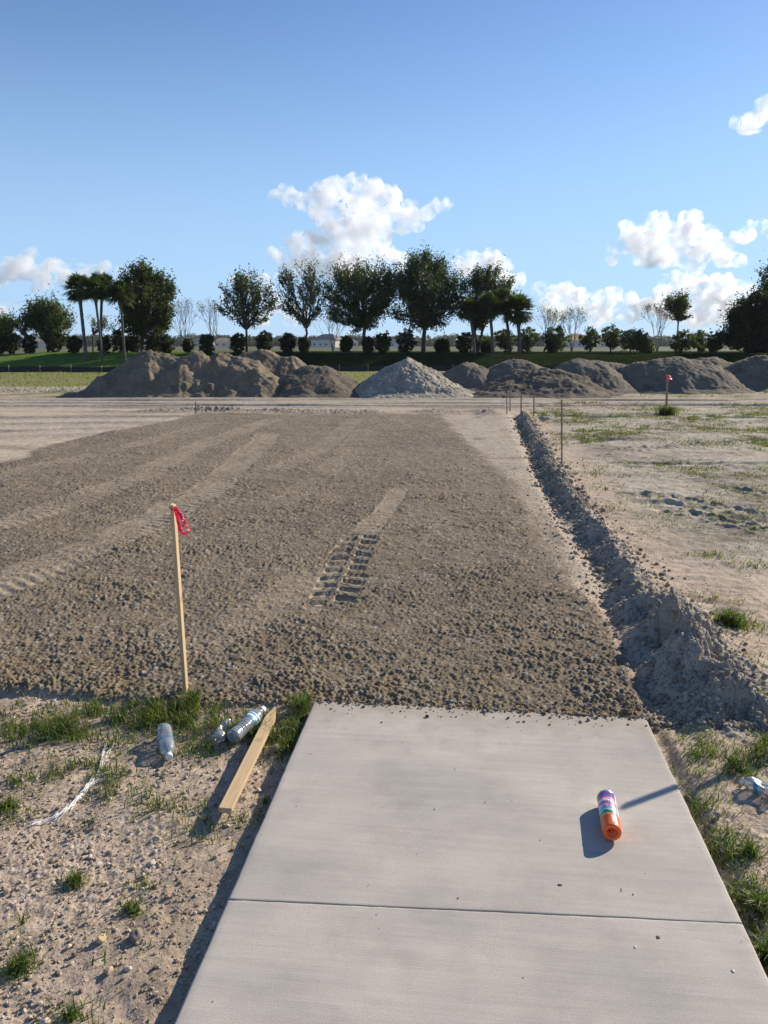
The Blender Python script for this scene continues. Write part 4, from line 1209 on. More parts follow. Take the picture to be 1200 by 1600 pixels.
# ------------------------------------------------------------ spray can
def spray_can():
    R = 0.0325; L = 0.150
    far = ground_at(947, 1247, R); near = ground_at(956.5, 1302, R)
    # axis lies R above the slab, can points its cap towards the viewer
    d = near - far; full = d.length
    e = empty('spray_can', (far.x, far.y, R + 0.0005))
    d.z = 0
    e.rotation_mode = 'QUATERNION'; e.rotation_quaternion = d.to_track_quat('Z', 'Y')
    Lb = full * 0.70; Lc = full - Lb
    metal = plain('can_metal', (0.75, 0.75, 0.76), 0.3, metal=1.0)
    # white and printed body with bands of colour running round it
    V, q = lathe([(0.001, 0.006), (R * .75, 0.004), (R * .86, 0.001), (R * .93, -0.001), (R * .985, 0.0), (R * .985, 0.003), (R * .95, 0.005)], 48)
    mk('can_base', V, q, metal, e)
    V, q = lathe([(R * .95, 0.004), (R * .98, 0.006), (R * .98, Lb - 0.004), (R * .95, Lb - 0.002), (R * .8, Lb + .001)], 64)
    m, nt, b = new_mat('printed_can')
    Lk = nt.links.new
    tc = N(nt, 'ShaderNodeTexCoord'); sp = N(nt, 'ShaderNodeSeparateXYZ'); Lk(tc.outputs['Object'], sp.inputs[0])
    nz_ = N(nt, 'ShaderNodeTexNoise', i_Scale=45.0, i_Detail=2.0); Lk(tc.outputs['Object'], nz_.inputs[0])
    ang = N(nt, 'ShaderNodeMath', operation='MULTIPLY_ADD', i_1=0.02, i_2=-0.010); Lk(nz_.outputs[0], ang.inputs[0])
    dia = N(nt, 'ShaderNodeMath', operation='MULTIPLY_ADD', i_1=-0.28); Lk(sp.outputs[0], dia.inputs[0]); Lk(sp.outputs[2], dia.inputs[2])
    ad = N(nt, 'ShaderNodeMath', operation='ADD'); Lk(dia.outputs[0], ad.inputs[0]); Lk(ang.outputs[0], ad.inputs[1])
    dv = N(nt, 'ShaderNodeMath', operation='DIVIDE', i_1=Lb); Lk(ad.outputs[0], dv.inputs[0])
    cr = N(nt, 'ShaderNodeValToRGB'); cr.color_ramp.interpolation = 'CONSTANT'
    els = [(0.0, (0.05, 0.035, 0.20)), (0.20, (0.06, 0.05, 0.30)), (0.27, (0.62, 0.04, 0.12)), (0.36, (0.60, 0.66, 0.75)), (0.45, (0.10, 0.35, 0.60)), (0.52, (0.45, 0.12, 0.22)), (0.60, (0.68, 0.55, 0.60)),
           (0.68, (0.12, 0.42, 0.65)), (0.80, (0.60, 0.72, 0.80)), (0.85, (0.05, 0.22, 0.12)), (0.93, (0.35, 0.50, 0.12))]
    cr.color_ramp.elements[0].position = 0; cr.color_ramp.elements[0].color = (*els[0][1], 1)
    cr.color_ramp.elements[1].position = els[1][0]; cr.color_ramp.elements[1].color = (*els[1][1], 1)
    for p_, c_ in els[2:]:
        x_ = cr.color_ramp.elements.new(p_); x_.color = (*c_, 1)
    Lk(dv.outputs[0], cr.inputs[0])
    # the back of the print is a plain white panel down the left side
    cmpn = N(nt, 'ShaderNodeMath', operation='GREATER_THAN', i_1=R * 0.78)
    Lk(sp.outputs[0], cmpn.inputs[0])
    mx = N(nt, 'ShaderNodeMix', data_type='RGBA'); mx.inputs[7].default_value = (0.72, 0.72, 0.74, 1)
    Lk(cmpn.outputs[0], mx.inputs[0]); Lk(cr.outputs[0], mx.inputs[6]); Lk(mx.outputs[2], b.inputs['Base Color'])
    b.inputs['Roughness'].default_value = 0.32
    body = mk('can_body', V, q, m, e)
    # red and white marks of the print: strokes raised a hair over the body
    r = np.random.default_rng(4)
    ink = plain('ink_red', (0.62, 0.03, 0.12), 0.4); inkw = plain('ink_white', (0.8, 0.8, 0.82), 0.4)
    up = e.rotation_quaternion.inverted() @ Vector((0.2, -0.2, 1)); a0 = math.atan2(up.y, up.x)
    for row, (z0, hh, mt) in enumerate([(0.44, .11, ink), (0.57, .12, ink), (.31, .05, inkw)]):
        mb = MB(); a_ = a0 - 0.75
        while a_ < a0 + 0.85:
            for sgm in range(3):
                z1 = (z0 + r.uniform(0, hh) * (sgm > 0)) * Lb; z2 = (z0 + hh * r.uniform(.5, 1)) * Lb
                w_ = r.uniform(.05, .08); sk = r.uniform(-.1, .1)
                P = np.array([[R * .99 * math.cos(x_), R * .99 * math.sin(x_), z_] for x_, z_ in ((a_, z1), (a_ + w_, z1), (a_ + w_ + sk, z2), (a_ + sk, z2))])
                mb.add(P, np.array([[0, 1, 2, 3]]))
                a_ += w_ * r.uniform(.4, 1.4)
            a_ += .07
        mb.build('printed_marks', mt, body, False)
    # cap
    orange, nt, b = new_mat('orange_cap')
    b.inputs['Base Color'].default_value = (1.0, 0.16, 0.03, 1); b.inputs['Roughness'].default_value = 0.35
    b.inputs['Subsurface Weight'].default_value = 0.25; b.inputs['Subsurface Radius'].default_value = (0.02, 0.006, 0.002)
    z0 = Lb - 0.003; z1 = Lb + Lc
    rc = R * 1.0
    V, q = lathe([(rc * .96, z0), (rc, z0 + .001), (rc, z0 + .004), (rc * .97, z0 + .006), (rc * .96, z1 - .008), (rc * .92, z1 - .003), (rc * .84, z1), (rc * .62, z1), (rc * .56, z1 - .002), (rc * .52, z1 - .012), (rc * .001, z1 - .013)], 48)
    capo = mk('can_cap', V, q, orange, e)
    V, q = lathe([(.0062, z1 - .013), (.0062, z1 - .004), (.0055, z1 - .003), (.0022, z1 - .003), (.0020, z1 - .006), (.0001, z1 - .006)], 24)
    mk('spray_nozzle', V, q, plain('nozzle_red', (0.75, 0.06, 0.03), 0.4), capo)
    V, q = box(-.010, -.0025, z1 - .013, -.007, .0025, z1 - .002)
    mk('cap_tab', V, q, plain('tab_dark', (0.25, 0.05, 0.04), 0.4), capo, False)
    # pale sticker on the cap's rim
    th = np.linspace(a0 - .30, a0 + .20, 9)
    V = np.concatenate([np.stack([rc * .978 * np.cos(th), rc * .978 * np.sin(th), np.full(9, z)], -1) for z in (z0 + .0065, z1 - .018)])
    k = np.arange(8)
    mk('cap_sticker', V, np.stack([k, k + 1, k + 10, k + 9], -1), plain('sticker', (0.62, 0.50, 0.44), 0.4, .25, 300), capo)
    tag(e, 'spray paint can with orange cap and colourful print lying on the concrete sidewalk', 'spray can')


spray_can()

# ------------------------------------------------------------ soil piles
def pile(name, cones, col, label, group, rough=0.05, cell=0.10, slope=0.62, seed=0, gully=0.0, res=0.04, cat='dirt pile', stony=False, gcol=None):
    C = []
    for (px, py, v, a_) in cones:
        p = at_dist(px, py, v); C.append((p.x, p.y, p.z + 0.05, a_))
    C = np.array(C)
    cx, cy = C[:, 0].mean(), C[:, 1].mean()
    ex = (C[:, 2] / slope).max() + 2.2
    x0, x1 = C[:, 0].min() - ex, C[:, 0].max() + ex; y0, y1 = C[:, 1].min() - ex, C[:, 1].max() + ex
    X_, Y_ = np.meshgrid(np.arange(x0, x1, res), np.arange(y0, y1, res))
    wx = X_ + 0.15 * noise(X_, Y_, 0.9, 600 + seed); wy = Y_ + 0.15 * noise(X_, Y_, 0.9, 610 + seed)
    h = np.full(X_.shape, -9.0)
    for (x_, y_, z_, a_) in C:
        d_ = np.hypot(wx - x_, wy - y_)
        if gully: 
            an = np.arctan2(wy - y_, wx - x_)
            d_ = d_ * (1 + gully * noise(an * 3 + x_, d_ * .3, 0.5, 620 + seed))
        hh = z_ - slope * (np.sqrt(d_ * d_ + a_ * a_) - a_)
        k = 0.12
        m_ = np.maximum(h, hh); h = m_ + k * np.exp(-np.abs(h - hh) / k) * 0.35
    h = h - 0.05
    c_, id_ = clods(X_, Y_, cell, 630 + seed, .7)
    c2_, id2_ = clods(X_, Y_, cell * 2.5, 640 + seed, .4)
    h = h + rough * (fbm(X_, Y_, .6, 650 + seed, 4) * 1.3) + c_ * cell * (0.75 if stony else .28) + c2_ * cell * (.6 if stony else .22 * sst(0, .5, fbm(X_, Y_, .8, 670 + seed, 2))) * (rough > .03)
    h = h + (0 if stony else .03 * fbm(X_ * 1.0, Y_ * 1.0, .16, 671 + seed, 4, .6) - (.09 if rough > .09 else .045) * np.abs(fbm(X_, Y_, .7, 672 + seed, 5, .62)))
    # flatten the toe into the ground
    h = np.where(h < 0.10, 0.10 - (0.10 - h) * 0.55, h)
    g = -0.14
    hh = np.maximum(h, g)
    colr = np.broadcast_to(np.asarray(col, dtype=float), X_.shape + (3,)).copy()
    vmask = sst(0.1, .7, fbm(X_, Y_, .8, 660 + seed, 3))[..., None]
    colr = colr * (1 - .25 * vmask)
    if gcol is not None:
        mm = ((c_ > .2) & (id_ > .55))[..., None]
        colr = np.where(mm, np.asarray(gcol), colr)
    ii = np.arange(X_.size).reshape(X_.shape)
    q = np.stack([ii[:-1, :-1], ii[:-1, 1:], ii[1:, 1:], ii[1:, :-1]], -1)
    keep = (np.maximum(np.maximum(h[:-1, :-1], h[1:, 1:]), np.maximum(h[1:, :-1], h[:-1, 1:])) > g)
    q = q[keep]
    used, inv_ = np.unique(q, return_inverse=True)
    P = np.stack([X_, Y_, hh], -1).reshape(-1, 3)[used]
    o_c = Vector((cx, cy, -0.05))
    P = P - np.array(o_c)
    o = mk(name, P, inv_.reshape(-1, 4), M_PILE, None, True, {'tint': colr.reshape(-1, 3)[used]})
    o.location = o_c
    return tag(o, label, cat, group)


BR = (0.205, 0.163, 0.113); GY = (0.175, 0.150, 0.114); DK = (0.145, 0.12, 0.09)
GRP = 'piles of dumped soil beyond the graded bed'
pile('dirt_pile', [(233, 546, 26, .35), (262, 556, 26, .5), (312, 549, 26, .25), (345, 552, 26.2, .4), (378, 560, 26, .5), (405, 578, 25.4, .5), (200, 570, 25.8, .5), (165, 598, 25.2, .6), (130, 612, 24.8, .6), (285, 562, 25.6, .4)], BR, 'longest brown eroded dirt pile at left with two crests', GRP, rough=0.10, cell=0.08, gully=.07, seed=1, slope=.84)
pile('dirt_pile', [(412, 545, 29, .3), (450, 557, 28.8, .4), (385, 552, 29, .3)], BR, 'pale brown dirt pile peeking over the right end of the longest pile', GRP, rough=0.08, cell=0.12, gully=.08, seed=2, slope=.68)
pile('dirt_pile', [(490, 571, 26, .9), (500, 578, 25.8, .6)], DK, 'small dark rounded dirt pile between the longest pile and the stone heap', GRP, rough=0.04, seed=3, cell=.08, slope=.72)
pile('stone_heap', [(637, 558, 26, .06), (622, 572, 25.9, .3), (668, 582, 25.8, .4)], (0.31, 0.275, 0.22), 'pointed heap of pale grey crushed stone', None, rough=0.05, cell=0.085, seed=4, slope=.62, cat='stone heap', stony=True, gcol=(0.44, 0.40, 0.32), res=.028)
pile('dirt_pile', [(733, 566, 30, .6)], GY, 'small grey dirt pile just right of the stone heap', GRP, rough=0.04, seed=5, slope=.80)
pile('dirt_pile', [(812, 561, 30, .6), (795, 565, 30, .6)], GY, 'smooth dirt pile behind the low front pile, left of centre right', GRP, rough=0.03, seed=6, slope=.72, cell=.07)
pile('dirt_pile', [(858, 577, 26.6, .9), (825, 581, 26.6, .8), (790, 600, 25.6, .8), (880, 596, 25.4, .6)], DK, 'low spreading brown dirt pile in front of the smooth one', GRP, rough=0.08, seed=7, slope=.56, cell=.10)
pile('dirt_pile', [(903, 562, 28, .9), (925, 566, 28, .8)], GY, 'steep rounded grey dirt pile right of the low spreading one', GRP, rough=0.05, seed=8, slope=.88)
pile('dirt_pile', [(960, 566, 33, .7), (930, 563, 33, .6)], GY, 'dirt pile half hidden behind the steep rounded grey one', GRP, rough=0.04, seed=9, slope=.62)
pile('dirt_pile', [(1060, 559, 28.6, 1.0), (1035, 561, 28.6, .9), (1002, 567, 28.6, .8), (1090, 563, 28.6, .8)], GY, 'widest grey dirt pile behind the stake with the pale pink ribbon', GRP, rough=0.05, seed=10, slope=.72)
pile('dirt_pile', [(1105, 558, 33, .6), (1130, 566, 33, .6)], BR, 'brownish dirt pile showing behind the widest grey one', GRP, rough=0.05, seed=11, slope=.55)
pile('dirt_pile', [(1190, 556, 29, .6), (1172, 562, 29, .6), (1245, 556, 29, .8)], GY, 'grey dirt pile cut off by the right edge', GRP, rough=0.05, seed=12, slope=.76)

# ------------------------------------------------------------ silt fence
def silt_fence():
    e = empty('silt_fence', at_dist(200, 580, 46.5))
    o0 = e.location.copy()
    us = np.arange(-28, 30, 0.12)
    v = np.interp(us, [-28, -8, 30], [46.0, 48.0, 51.2])
    x = us * cS - v * sS; y = us * sS + v * cS
    z0 = gz(x, y) - 0.05
    sag = 0.03 * np.abs(np.sin(us / 1.8 * np.pi)) + 0.02 * noise(us, us * 0, .7, 700)
    cols_ = 7
    V = []
    for k in range(cols_):
        f = k / (cols_ - 1)
        off = 0.04 * noise(us, us * 0 + f * 1.2, .6, 701)
        V.append(np.stack([x + off * -sS, y + off * cS, z0 + f * (0.40 - sag)], -1))
    V = np.stack(V, 1)
    V2 = V + np.array([-sS, cS, 0]) * 0.004
    n_ = len(us)
    V = np.concatenate([V.reshape(-1, 3), V2.reshape(-1, 3)]) - np.array(o0)
    ii = np.arange(n_ * cols_).reshape(n_, cols_)
    q1 = np.stack([ii[:-1, :-1], ii[1:, :-1], ii[1:, 1:], ii[:-1, 1:]], -1).reshape(-1, 4)
    q2 = q1[:, ::-1] + n_ * cols_
    q3 = np.stack([ii[:-1, -1], ii[1:, -1], ii[1:, -1] + n_ * cols_, ii[:-1, -1] + n_ * cols_], -1)
    mk('fence_fabric', V, [np.concatenate([q1, q2, q3])], plain('black_fabric', (0.018, 0.018, 0.018), 0.7, .3, 20), e)
    for k in range(0, n_, 15):
        V, q = box(-.02, -.02, -.1, .02, .02, .47)
        p = mk('fence_post', V, q, M_WOODOLD, e, False)
        p.location = (x[k] - o0.x, y[k] - 0.03 - o0.y, z0[k] - o0.z)
    tag(e, 'low black silt fence running along the foot of the grassed bank', 'fence')


silt_fence()

# ------------------------------------------------------------ trees
def leaves(C, size, col, r, droop=0.0):
    """one small quad per centre, random orientation; C relative coordinates"""
    n = len(C)
    a_ = r.normal(size=(n, 3)); a_ /= np.linalg.norm(a_, axis=1)[:, None]
    b = r.normal(size=(n, 3)); b = np.cross(a_, b); b /= np.linalg.norm(b, axis=1)[:, None] + 1e-9
    if droop: a_[:, 2] -= droop; a_ /= np.linalg.norm(a_, axis=1)[:, None]
    s = size * r.uniform(.6, 1.35, n)
    A = a_ * s[:, None]; B = b * (s * .55)[:, None]
    V = np.stack([C - A * .5, C + B * .5, C + A * .5, C - B * .5], 1)
    q = np.arange(n * 4).reshape(n, 4)
    return V.reshape(-1, 3), q, np.repeat(col, 4, 0)


def blob_points(B, n, r, clump=0.28, shell=0.5, root=None):
    """clumped points in a set of spheres B (m,4)"""
    w = B[:, 3] ** 2.2; w = w / w.sum()
    ncl = max(8, n // 34)
    k = r.choice(len(B), ncl, p=w)
    d = r.normal(size=(ncl, 3)); d /= np.linalg.norm(d, axis=1)[:, None]
    rad = B[k, 3] * (shell + (1 - shell) * r.uniform(0, 1, ncl) ** .5) * r.uniform(.75, 1.06, ncl)
    cc = B[k, :3] + d * rad[:, None]
    j = r.integers(0, ncl, n)
    sg = clump * r.uniform(.5, 1.3, ncl)[j]
    P = cc[j] + r.normal(size=(n, 3)) * sg[:, None] * np.array([1, 1, .75]) * (1 if root is None else .62)
    if root is not None:
        ax = cc - root; ax /= np.linalg.norm(ax, axis=1)[:, None]; ax[:, 2] += .25
        P = P + ax[j] * (sg * r.normal(.5, 1.25, n))[:, None]
    return P, j, cc


def limb(p0, p1, r0, r1, r, n=7, wob=0.08):
    p0 = np.asarray(p0, float); p1 = np.asarray(p1, float)
    t = np.linspace(0, 1, n)
    P = p0 + (p1 - p0) * t[:, None]
    L = np.linalg.norm(p1 - p0)
    w = r.normal(size=(n, 3)) * L * wob * np.sin(t * np.pi)[:, None] * .6
    P = P + w
    P[:, 2] += L * .10 * np.sin(t * np.pi)
    return tube(P, r0 + (r1 - r0) * t, 7)


PXM = 1 / 1186.0


def broad_tree(name, base_px, base_py, v, blobs, trunk_px, nleaf, leaf, cols, wts, label, group=None, seed=0, clump=.28, shell=.45, twigs=60, cat='tree', zbase=None, fork=None, stems=1, depth=.9):
    r = np.random.default_rng(1000 + seed)
    b = at_dist(base_px, base_py, v)
    b.z = gz1(b.x, b.y, False) - .05 if zbase is None else zbase
    e = empty(name, b)
    o0 = np.array(b)
    fdir = np.array([-sS, cS, 0])
    B = []
    for (px, py, rp) in blobs:
        R = rp * PXM * v * (1.45 if cat == 'shrub' else {'cedar_tree': .95, 'pine_tree': .9}.get(name, 1.1))
        for s in ((-1, 1) if len(blobs) < 9 else (r.choice([-1, 1]),)):
            p = np.array(at_dist(px, py, v)) - o0 + fdir * s * R * r.uniform(0, depth)
            B.append((*p, R))
            for _ in range(2 if cat == 'tree' else 1):
                d_ = r.normal(size=3); d_ /= np.linalg.norm(d_); d_[2] *= .8
                B.append((*(p + d_ * R * .8), R * r.uniform(.35, .6)))
    B = np.array(B)
    trk_r = trunk_px * PXM * v / 2
    mbt = MB()
    cen = B[:, :3].mean(0); low = B[:, 2].min()
    fz = max(0.6, (B[:, 2] - B[:, 3]).min() * .95) if fork is None else fork
    tops = []
    for s in range(stems):
        off = np.array([(s - (stems - 1) / 2) * trk_r * 1.6, 0, 0])
        fk = np.array([cen[0] * .15 + off[0] * 1.5, cen[1] * .15, fz]) if stems == 1 else np.array([cen[0] * .2 + off[0] * 3, cen[1] * .2 + r.normal() * .1, fz])
        mbt.add(*limb(off * .5, fk, trk_r * 1.15, trk_r * .8, r, 8, .03))
        tops.append(fk)
    order = r.permutation(len(B))
    for k in order:
        fk = tops[int(r.integers(0, len(tops)))]
        tgt = B[k, :3] + r.normal(size=3) * B[k, 3] * .2
        mbt.add(*limb(fk - np.array([0, 0, .05]), tgt, trk_r * .55, trk_r * .12, r, 8, .07))
    nleaf = int(nleaf * (2.3 if cat == 'shrub' else 2.0))
    C, j, cc = blob_points(B, nleaf, r, clump, shell, None if cat == 'shrub' else tops[0])
    for k in range(min(twigs, len(cc))):
        c = cc[k]
        nb = B[np.argmin(np.linalg.norm(B[:, :3] - c, axis=1)), :3]
        mbt.add(*limb(nb * .75 + fk * .25, c, trk_r * .16, trk_r * .05, r, 5, .08))
    mbt.build('trunk', M_BARK, e)
    ncl = len(cc)
    ck = r.choice(len(cols), ncl, p=wts)
    cl_col = np.array(cols)[ck] * r.uniform(.7, 1.3, (ncl, 1))
    col = cl_col[j] * r.uniform(.8, 1.2, (nleaf, 1))
    V, q, c = leaves(C, leaf, col, r)
    mk('crown', V, q, M_LEAF, e, False, {'tint': c})
    return tag(e, label, cat, group)


OK1 = np.array([.042, .060, .020]); OK2 = np.array([.068, .088, .030]); OK3 = np.array([.09, .09, .038])
LG1 = np.array([.085, .115, .030]); LG2 = np.array([.12, .135, .040]); RUST = np.array([.10, .055, .025])
ROW = 'trees in the row on the grassed bank'
V0 = 63


def oak(blobs, bx, n, label, seed, tw=5, cols=(OK1, OK2, OK3), wts=(.45, .4, .15), leaf=.17, by=547, v=V0, **k):
    return broad_tree('oak_tree', bx, by, v, blobs, tw, n, leaf, cols, wts, label, ROW, seed, **k)


# left: dark dense tree by the palms
broad_tree('broadleaf_tree', 222, 547, V0 - 2, [(220, 450, 26), (200, 460, 18), (245, 455, 22), (230, 480, 26), (205, 490, 20), (250, 480, 18), (240, 505, 18), (212, 508, 15), (262, 462, 10), (225, 435, 13), (255, 495, 14)], 7, 15000, .20,
           (np.array([.045, .06, .018]), np.array([.07, .085, .026]), OK3), (.45, .4, .15), 'big dense dark tree right beside the sabal palms', ROW, 1, clump=.22, shell=.55)
broad_tree('broadleaf_tree', 76, 549, V0, [(60, 490, 16), (75, 485, 15), (90, 498, 16), (72, 510, 18), (95, 515, 12), (50, 500, 10), (84, 528, 12)], 5, 6500, .18, (LG1, OK2, LG2), (.45, .3, .25), 'mid green round tree left of the palms', ROW, 2, clump=.2, shell=.5)
broad_tree('young_tree', 40, 549, V0, [(38, 505, 12), (48, 495, 8), (30, 512, 9)], 3, 800, .13, (LG1 * 1.1, OK3), (.6, .4), 'airy pale young tree at the left behind the round shrubs', ROW, 3, clump=.2, shell=.2)
broad_tree('broadleaf_tree', 5, 551, V0, [(0, 512, 12), (14, 508, 10), (4, 525, 12)], 4, 2600, .17, (LG2, LG1), (.6, .4), 'bright green bushy tree at the left edge', ROW, 4, clump=.2)
broad_tree('young_tree', 146, 549, V0 + 2, [(145, 507, 6), (150, 515, 5), (168, 510, 6), (160, 505, 5)], 2.5, 420, .13, (LG1, OK3), (.5, .5), 'thin young tree standing between the palm trunks', ROW, 5, clump=.18, shell=.2)
# oaks from left to right
oak([(386, 452, 20), (365, 462, 16), (408, 462, 17), (352, 483, 13), (388, 480, 20), (418, 480, 12), (372, 497, 12), (402, 498, 13), (375, 440, 10), (400, 440, 9)], 386, 3900, 'open crowned oak with thin trunk, leftmost oak of the row', 11, 4, clump=.22, shell=.3, fork=1.9)
oak([(480, 430, 16), (455, 438, 14), (500, 445, 13), (447, 462, 12), (478, 458, 18), (510, 460, 9), (460, 485, 15), (495, 485, 15), (478, 500, 10), (448, 480, 8)], 480, 3000, 'sparse oak with see-through crown, second oak from the left', 12, 4, cols=(OK1, OK2, RUST), wts=(.45, .4, .15), clump=.22, shell=.25, fork=1.9, twigs=150)
oak([(540, 437, 18), (568, 430, 17), (595, 437, 18), (525, 462, 15), (555, 460, 25), (590, 462, 24), (540, 488, 20), (570, 490, 22), (600, 485, 14), (524, 490, 8), (555, 508, 10), (608, 455, 10)], 570, 11500, 'dense dark broad oak left of the tallest oak', 13, 6, clump=.24, shell=.4, fork=2.1)
oak([(655, 420, 20), (635, 432, 18), (680, 425, 18), (700, 440, 14), (628, 455, 16), (660, 455, 28), (695, 462, 20), (640, 482, 22), (675, 488, 25), (705, 480, 12), (625, 492, 10), (650, 505, 10), (685, 505, 10), (712, 455, 9), (668, 410, 9)], 662, 14000, 'tallest dense oak in the middle of the row', 14, 7, clump=.24, shell=.4, fork=2.0)
oak([(752, 430, 12), (770, 428, 11), (740, 448, 14), (762, 452, 18), (785, 448, 13), (730, 475, 14), (752, 480, 18), (778, 478, 14), (728, 495, 10), (748, 500, 12), (795, 465, 10)], 745, 7600, 'upright dark oak left of the palm cluster', 15, 5, clump=.2, shell=.4, fork=1.8, stems=2)
# bare crape-myrtle like trees
def bare_tree(base_px, base_py, v, w_px, top_py, label, seed, leafcol=None, nleaf=250, stems=5, spread=.6):
    r = np.random.default_rng(2000 + seed)
    b = at_dist(base_px, base_py, v); b.z = gz1(b.x, b.y, False) - .05
    e = empty('bare_tree', b)
    H_ = (at_dist(base_px, top_py, v).z - b.z); W_ = w_px * PXM * v / 2
    mb = MB(); tips = []
    def grow(p, d, L, rad, lev):
        q = p + d * L
        mb.add(*limb(p, q, rad, rad * .6, r, 4, .05))
        if lev == 0: tips.append(q); return
        for k in range(r.integers(2, 4)):
            nd = d + r.normal(size=3) * .33; nd[2] = abs(nd[2]) + .25; nd /= np.linalg.norm(nd)
            grow(q, nd, L * r.uniform(.65, .85), rad * .6, lev - 1)
    for s in range(stems):
        a_ = s / stems * 2 * np.pi + r.uniform(0, 1)
        d = np.array([math.cos(a_) * W_ / H_ * spread * 1.3, math.sin(a_) * W_ / H_ * spread * 1.3, 1.0]); d /= np.linalg.norm(d)
        grow(np.zeros(3), d, H_ * .34, .035, 4)
    mb.build('trunk', plain('pale_bark', (0.22, 0.19, 0.16), .9), e)
    T = np.array(tips)
    C = T[r.integers(0, len(T), nleaf)] + r.normal(size=(nleaf, 3)) * .12
    V, q, c = leaves(C, .11, (np.array(leafcol if leafcol is not None else [.16, .14, .09]) * r.uniform(.7, 1.3, (nleaf, 1))), r)
    mk('crown', V, q, M_LEAF, e, False, {'tint': c})
    return tag(e, label, 'tree', 'leafless ornamental trees on the bank')


bare_tree(289, 547, V0 + 2, 40, 474, 'leafless fan shaped tree right of the big dense tree', 1)
bare_tree(335, 547, V0 + 4, 36, 474, 'leafless tree just left of the open crowned oak', 2)
bare_tree(520, 547, V0 + 4, 34, 492, 'low leafless tree between the sparse oak and the dense broad oak', 3)
bare_tree(856, 549, V0, 30, 488, 'thin tree with pale new leaves right of the palm cluster', 4, [.15, .16, .07], 500)
bare_tree(893, 549, V0, 44, 487, 'wider thin tree with pale new leaves, second right of the palm cluster', 5, [.15, .16, .07], 650)
bare_tree(1027, 549, V0, 48, 480, 'wide bare tree with brown seed heads left of the lone tall thin tree', 6, [.13, .10, .08], 800)


def palm(base_px, base_py, v, top_px, top_py, rad_px, trunk_px, label, seed, nf=44, droop=.55, name='palm_tree', group='sabal palms', boots=True, up=0.2):
    r = np.random.default_rng(3000 + seed)
    b = at_dist(base_px, base_py, v); b.z = gz1(b.x, b.y, False) - .05
    e = empty(name, b)
    top = np.array(at_dist(top_px, top_py, v)) - np.array(b)
    R = rad_px * 1.12 * PXM * v; nf = int(nf * 2.0); tr = trunk_px * PXM * v / 2
    t = np.linspace(0, 1, 24)
    P = top * t[:, None]; P[:, 0] = top[0] * t ** 1.6
    rr_ = tr * (1.25 - .35 * np.minimum(t * 4, 1)) * (1 + .05 * np.sin(t * 90))
    rr_ = np.where(t > .82, tr * (1.0 + (1.0 if boots else .1) * np.sin((t - .82) / .18 * np.pi)), rr_)
    mb = MB(); mb.add(*tube(P, rr_, 12)); mb.build('trunk', M_PALMBARK, e)
    mb = MB(); cv = []
    for k in range(nf):
        a_ = r.uniform(0, 2 * np.pi); el = math.asin(r.uniform(-.75, .98)) + up * .5
        d = np.array([math.cos(a_) * math.cos(el), math.sin(a_) * math.cos(el), math.sin(el)])
        L = R * r.uniform(.75, 1.05)
        stem_end = top + d * L * .5
        s_ = np.linspace(0, 1, 5)
        mb.add(*tube(top + d * L * .5 * s_[:, None], .022, 5), col=np.array([.07, .085, .03]))
        sidev = np.cross(d, [0, 0, 1.0]); sidev /= np.linalg.norm(sidev) + 1e-9
        upv = np.cross(sidev, d)
        # fan of pointed segments
        for fa in np.linspace(-1.5, 1.5, 17):
            dd = d * math.cos(fa) + sidev * math.sin(fa) + upv * .10 * r.normal()
            dd /= np.linalg.norm(dd)
            l2 = L * .52 * (1 - .18 * abs(fa)) * r.uniform(.8, 1.1)
            p0 = stem_end; p1 = p0 + dd * l2 * .55; p2 = p0 + dd * l2 + np.array([0, 0, -1]) * l2 * .38 * droop
            p1 = p1 + np.array([0, 0, -1]) * l2 * .06
            w = np.cross(dd, upv); w = w / (np.linalg.norm(w) + 1e-9) * .045
            V = np.array([p0 - w * .2, p0 + w * .2, p1 + w, p1 - w, p2 + w * .15, p2 - w * .15])
            c_ = (OK1 if r.uniform() < .5 else OK2) * r.uniform(.8, 1.5)
            mb.add(V, np.array([[0, 1, 2, 3], [3, 2, 4, 5]]), c_)
    mb.build('crown', M_LEAF, e, False)
    return tag(e, label, 'palm', group)


palm(133, 541, V0 - 6, 123, 452, 25, 5.5, 'leftmost sabal palm with a swollen trunk top', 1)
palm(159, 546, V0 - 8, 147, 452, 25, 4.0, 'middle sabal palm with a pale slender trunk', 2)
palm(158, 541, V0 - 2, 160, 450, 26, 4.5, 'sabal palm just behind the middle one', 3)
palm(194, 546, V0 - 8, 188, 460, 24, 4.0, 'sabal palm whose fronds touch the big dense tree', 4)
palm(741, 549, V0 - 4, 733, 486, 20, 4.5, 'low sabal palm left in the cluster under the upright oak', 5, name='palm_tree')
palm(770, 549, V0 - 4, 764, 480, 24, 5, 'sabal palm in the middle of the right hand cluster', 6)
palm(812, 549, V0 - 4, 808, 486, 31, 6, 'wide headed sabal palm right in the cluster', 7, nf=60)
palm(797, 549, V0 - 2, 786, 474, 26, 5, 'sabal palm second from right in the cluster', 8)
broad_tree('slender_tree', 1056, 552, V0, [(1052, 474, 9), (1066, 473, 9), (1060, 484, 11), (1048, 483, 7), (1073, 484, 7), (1058, 495, 7), (1069, 494, 6)], 2.6, 1300, .20, (OK2, LG1 * .8, OK3), (.4, .35, .25), 'lone tall thin tree with a small ragged head beside the bare tree', ROW, 33, clump=.16, shell=.3, fork=2.6, twigs=30)

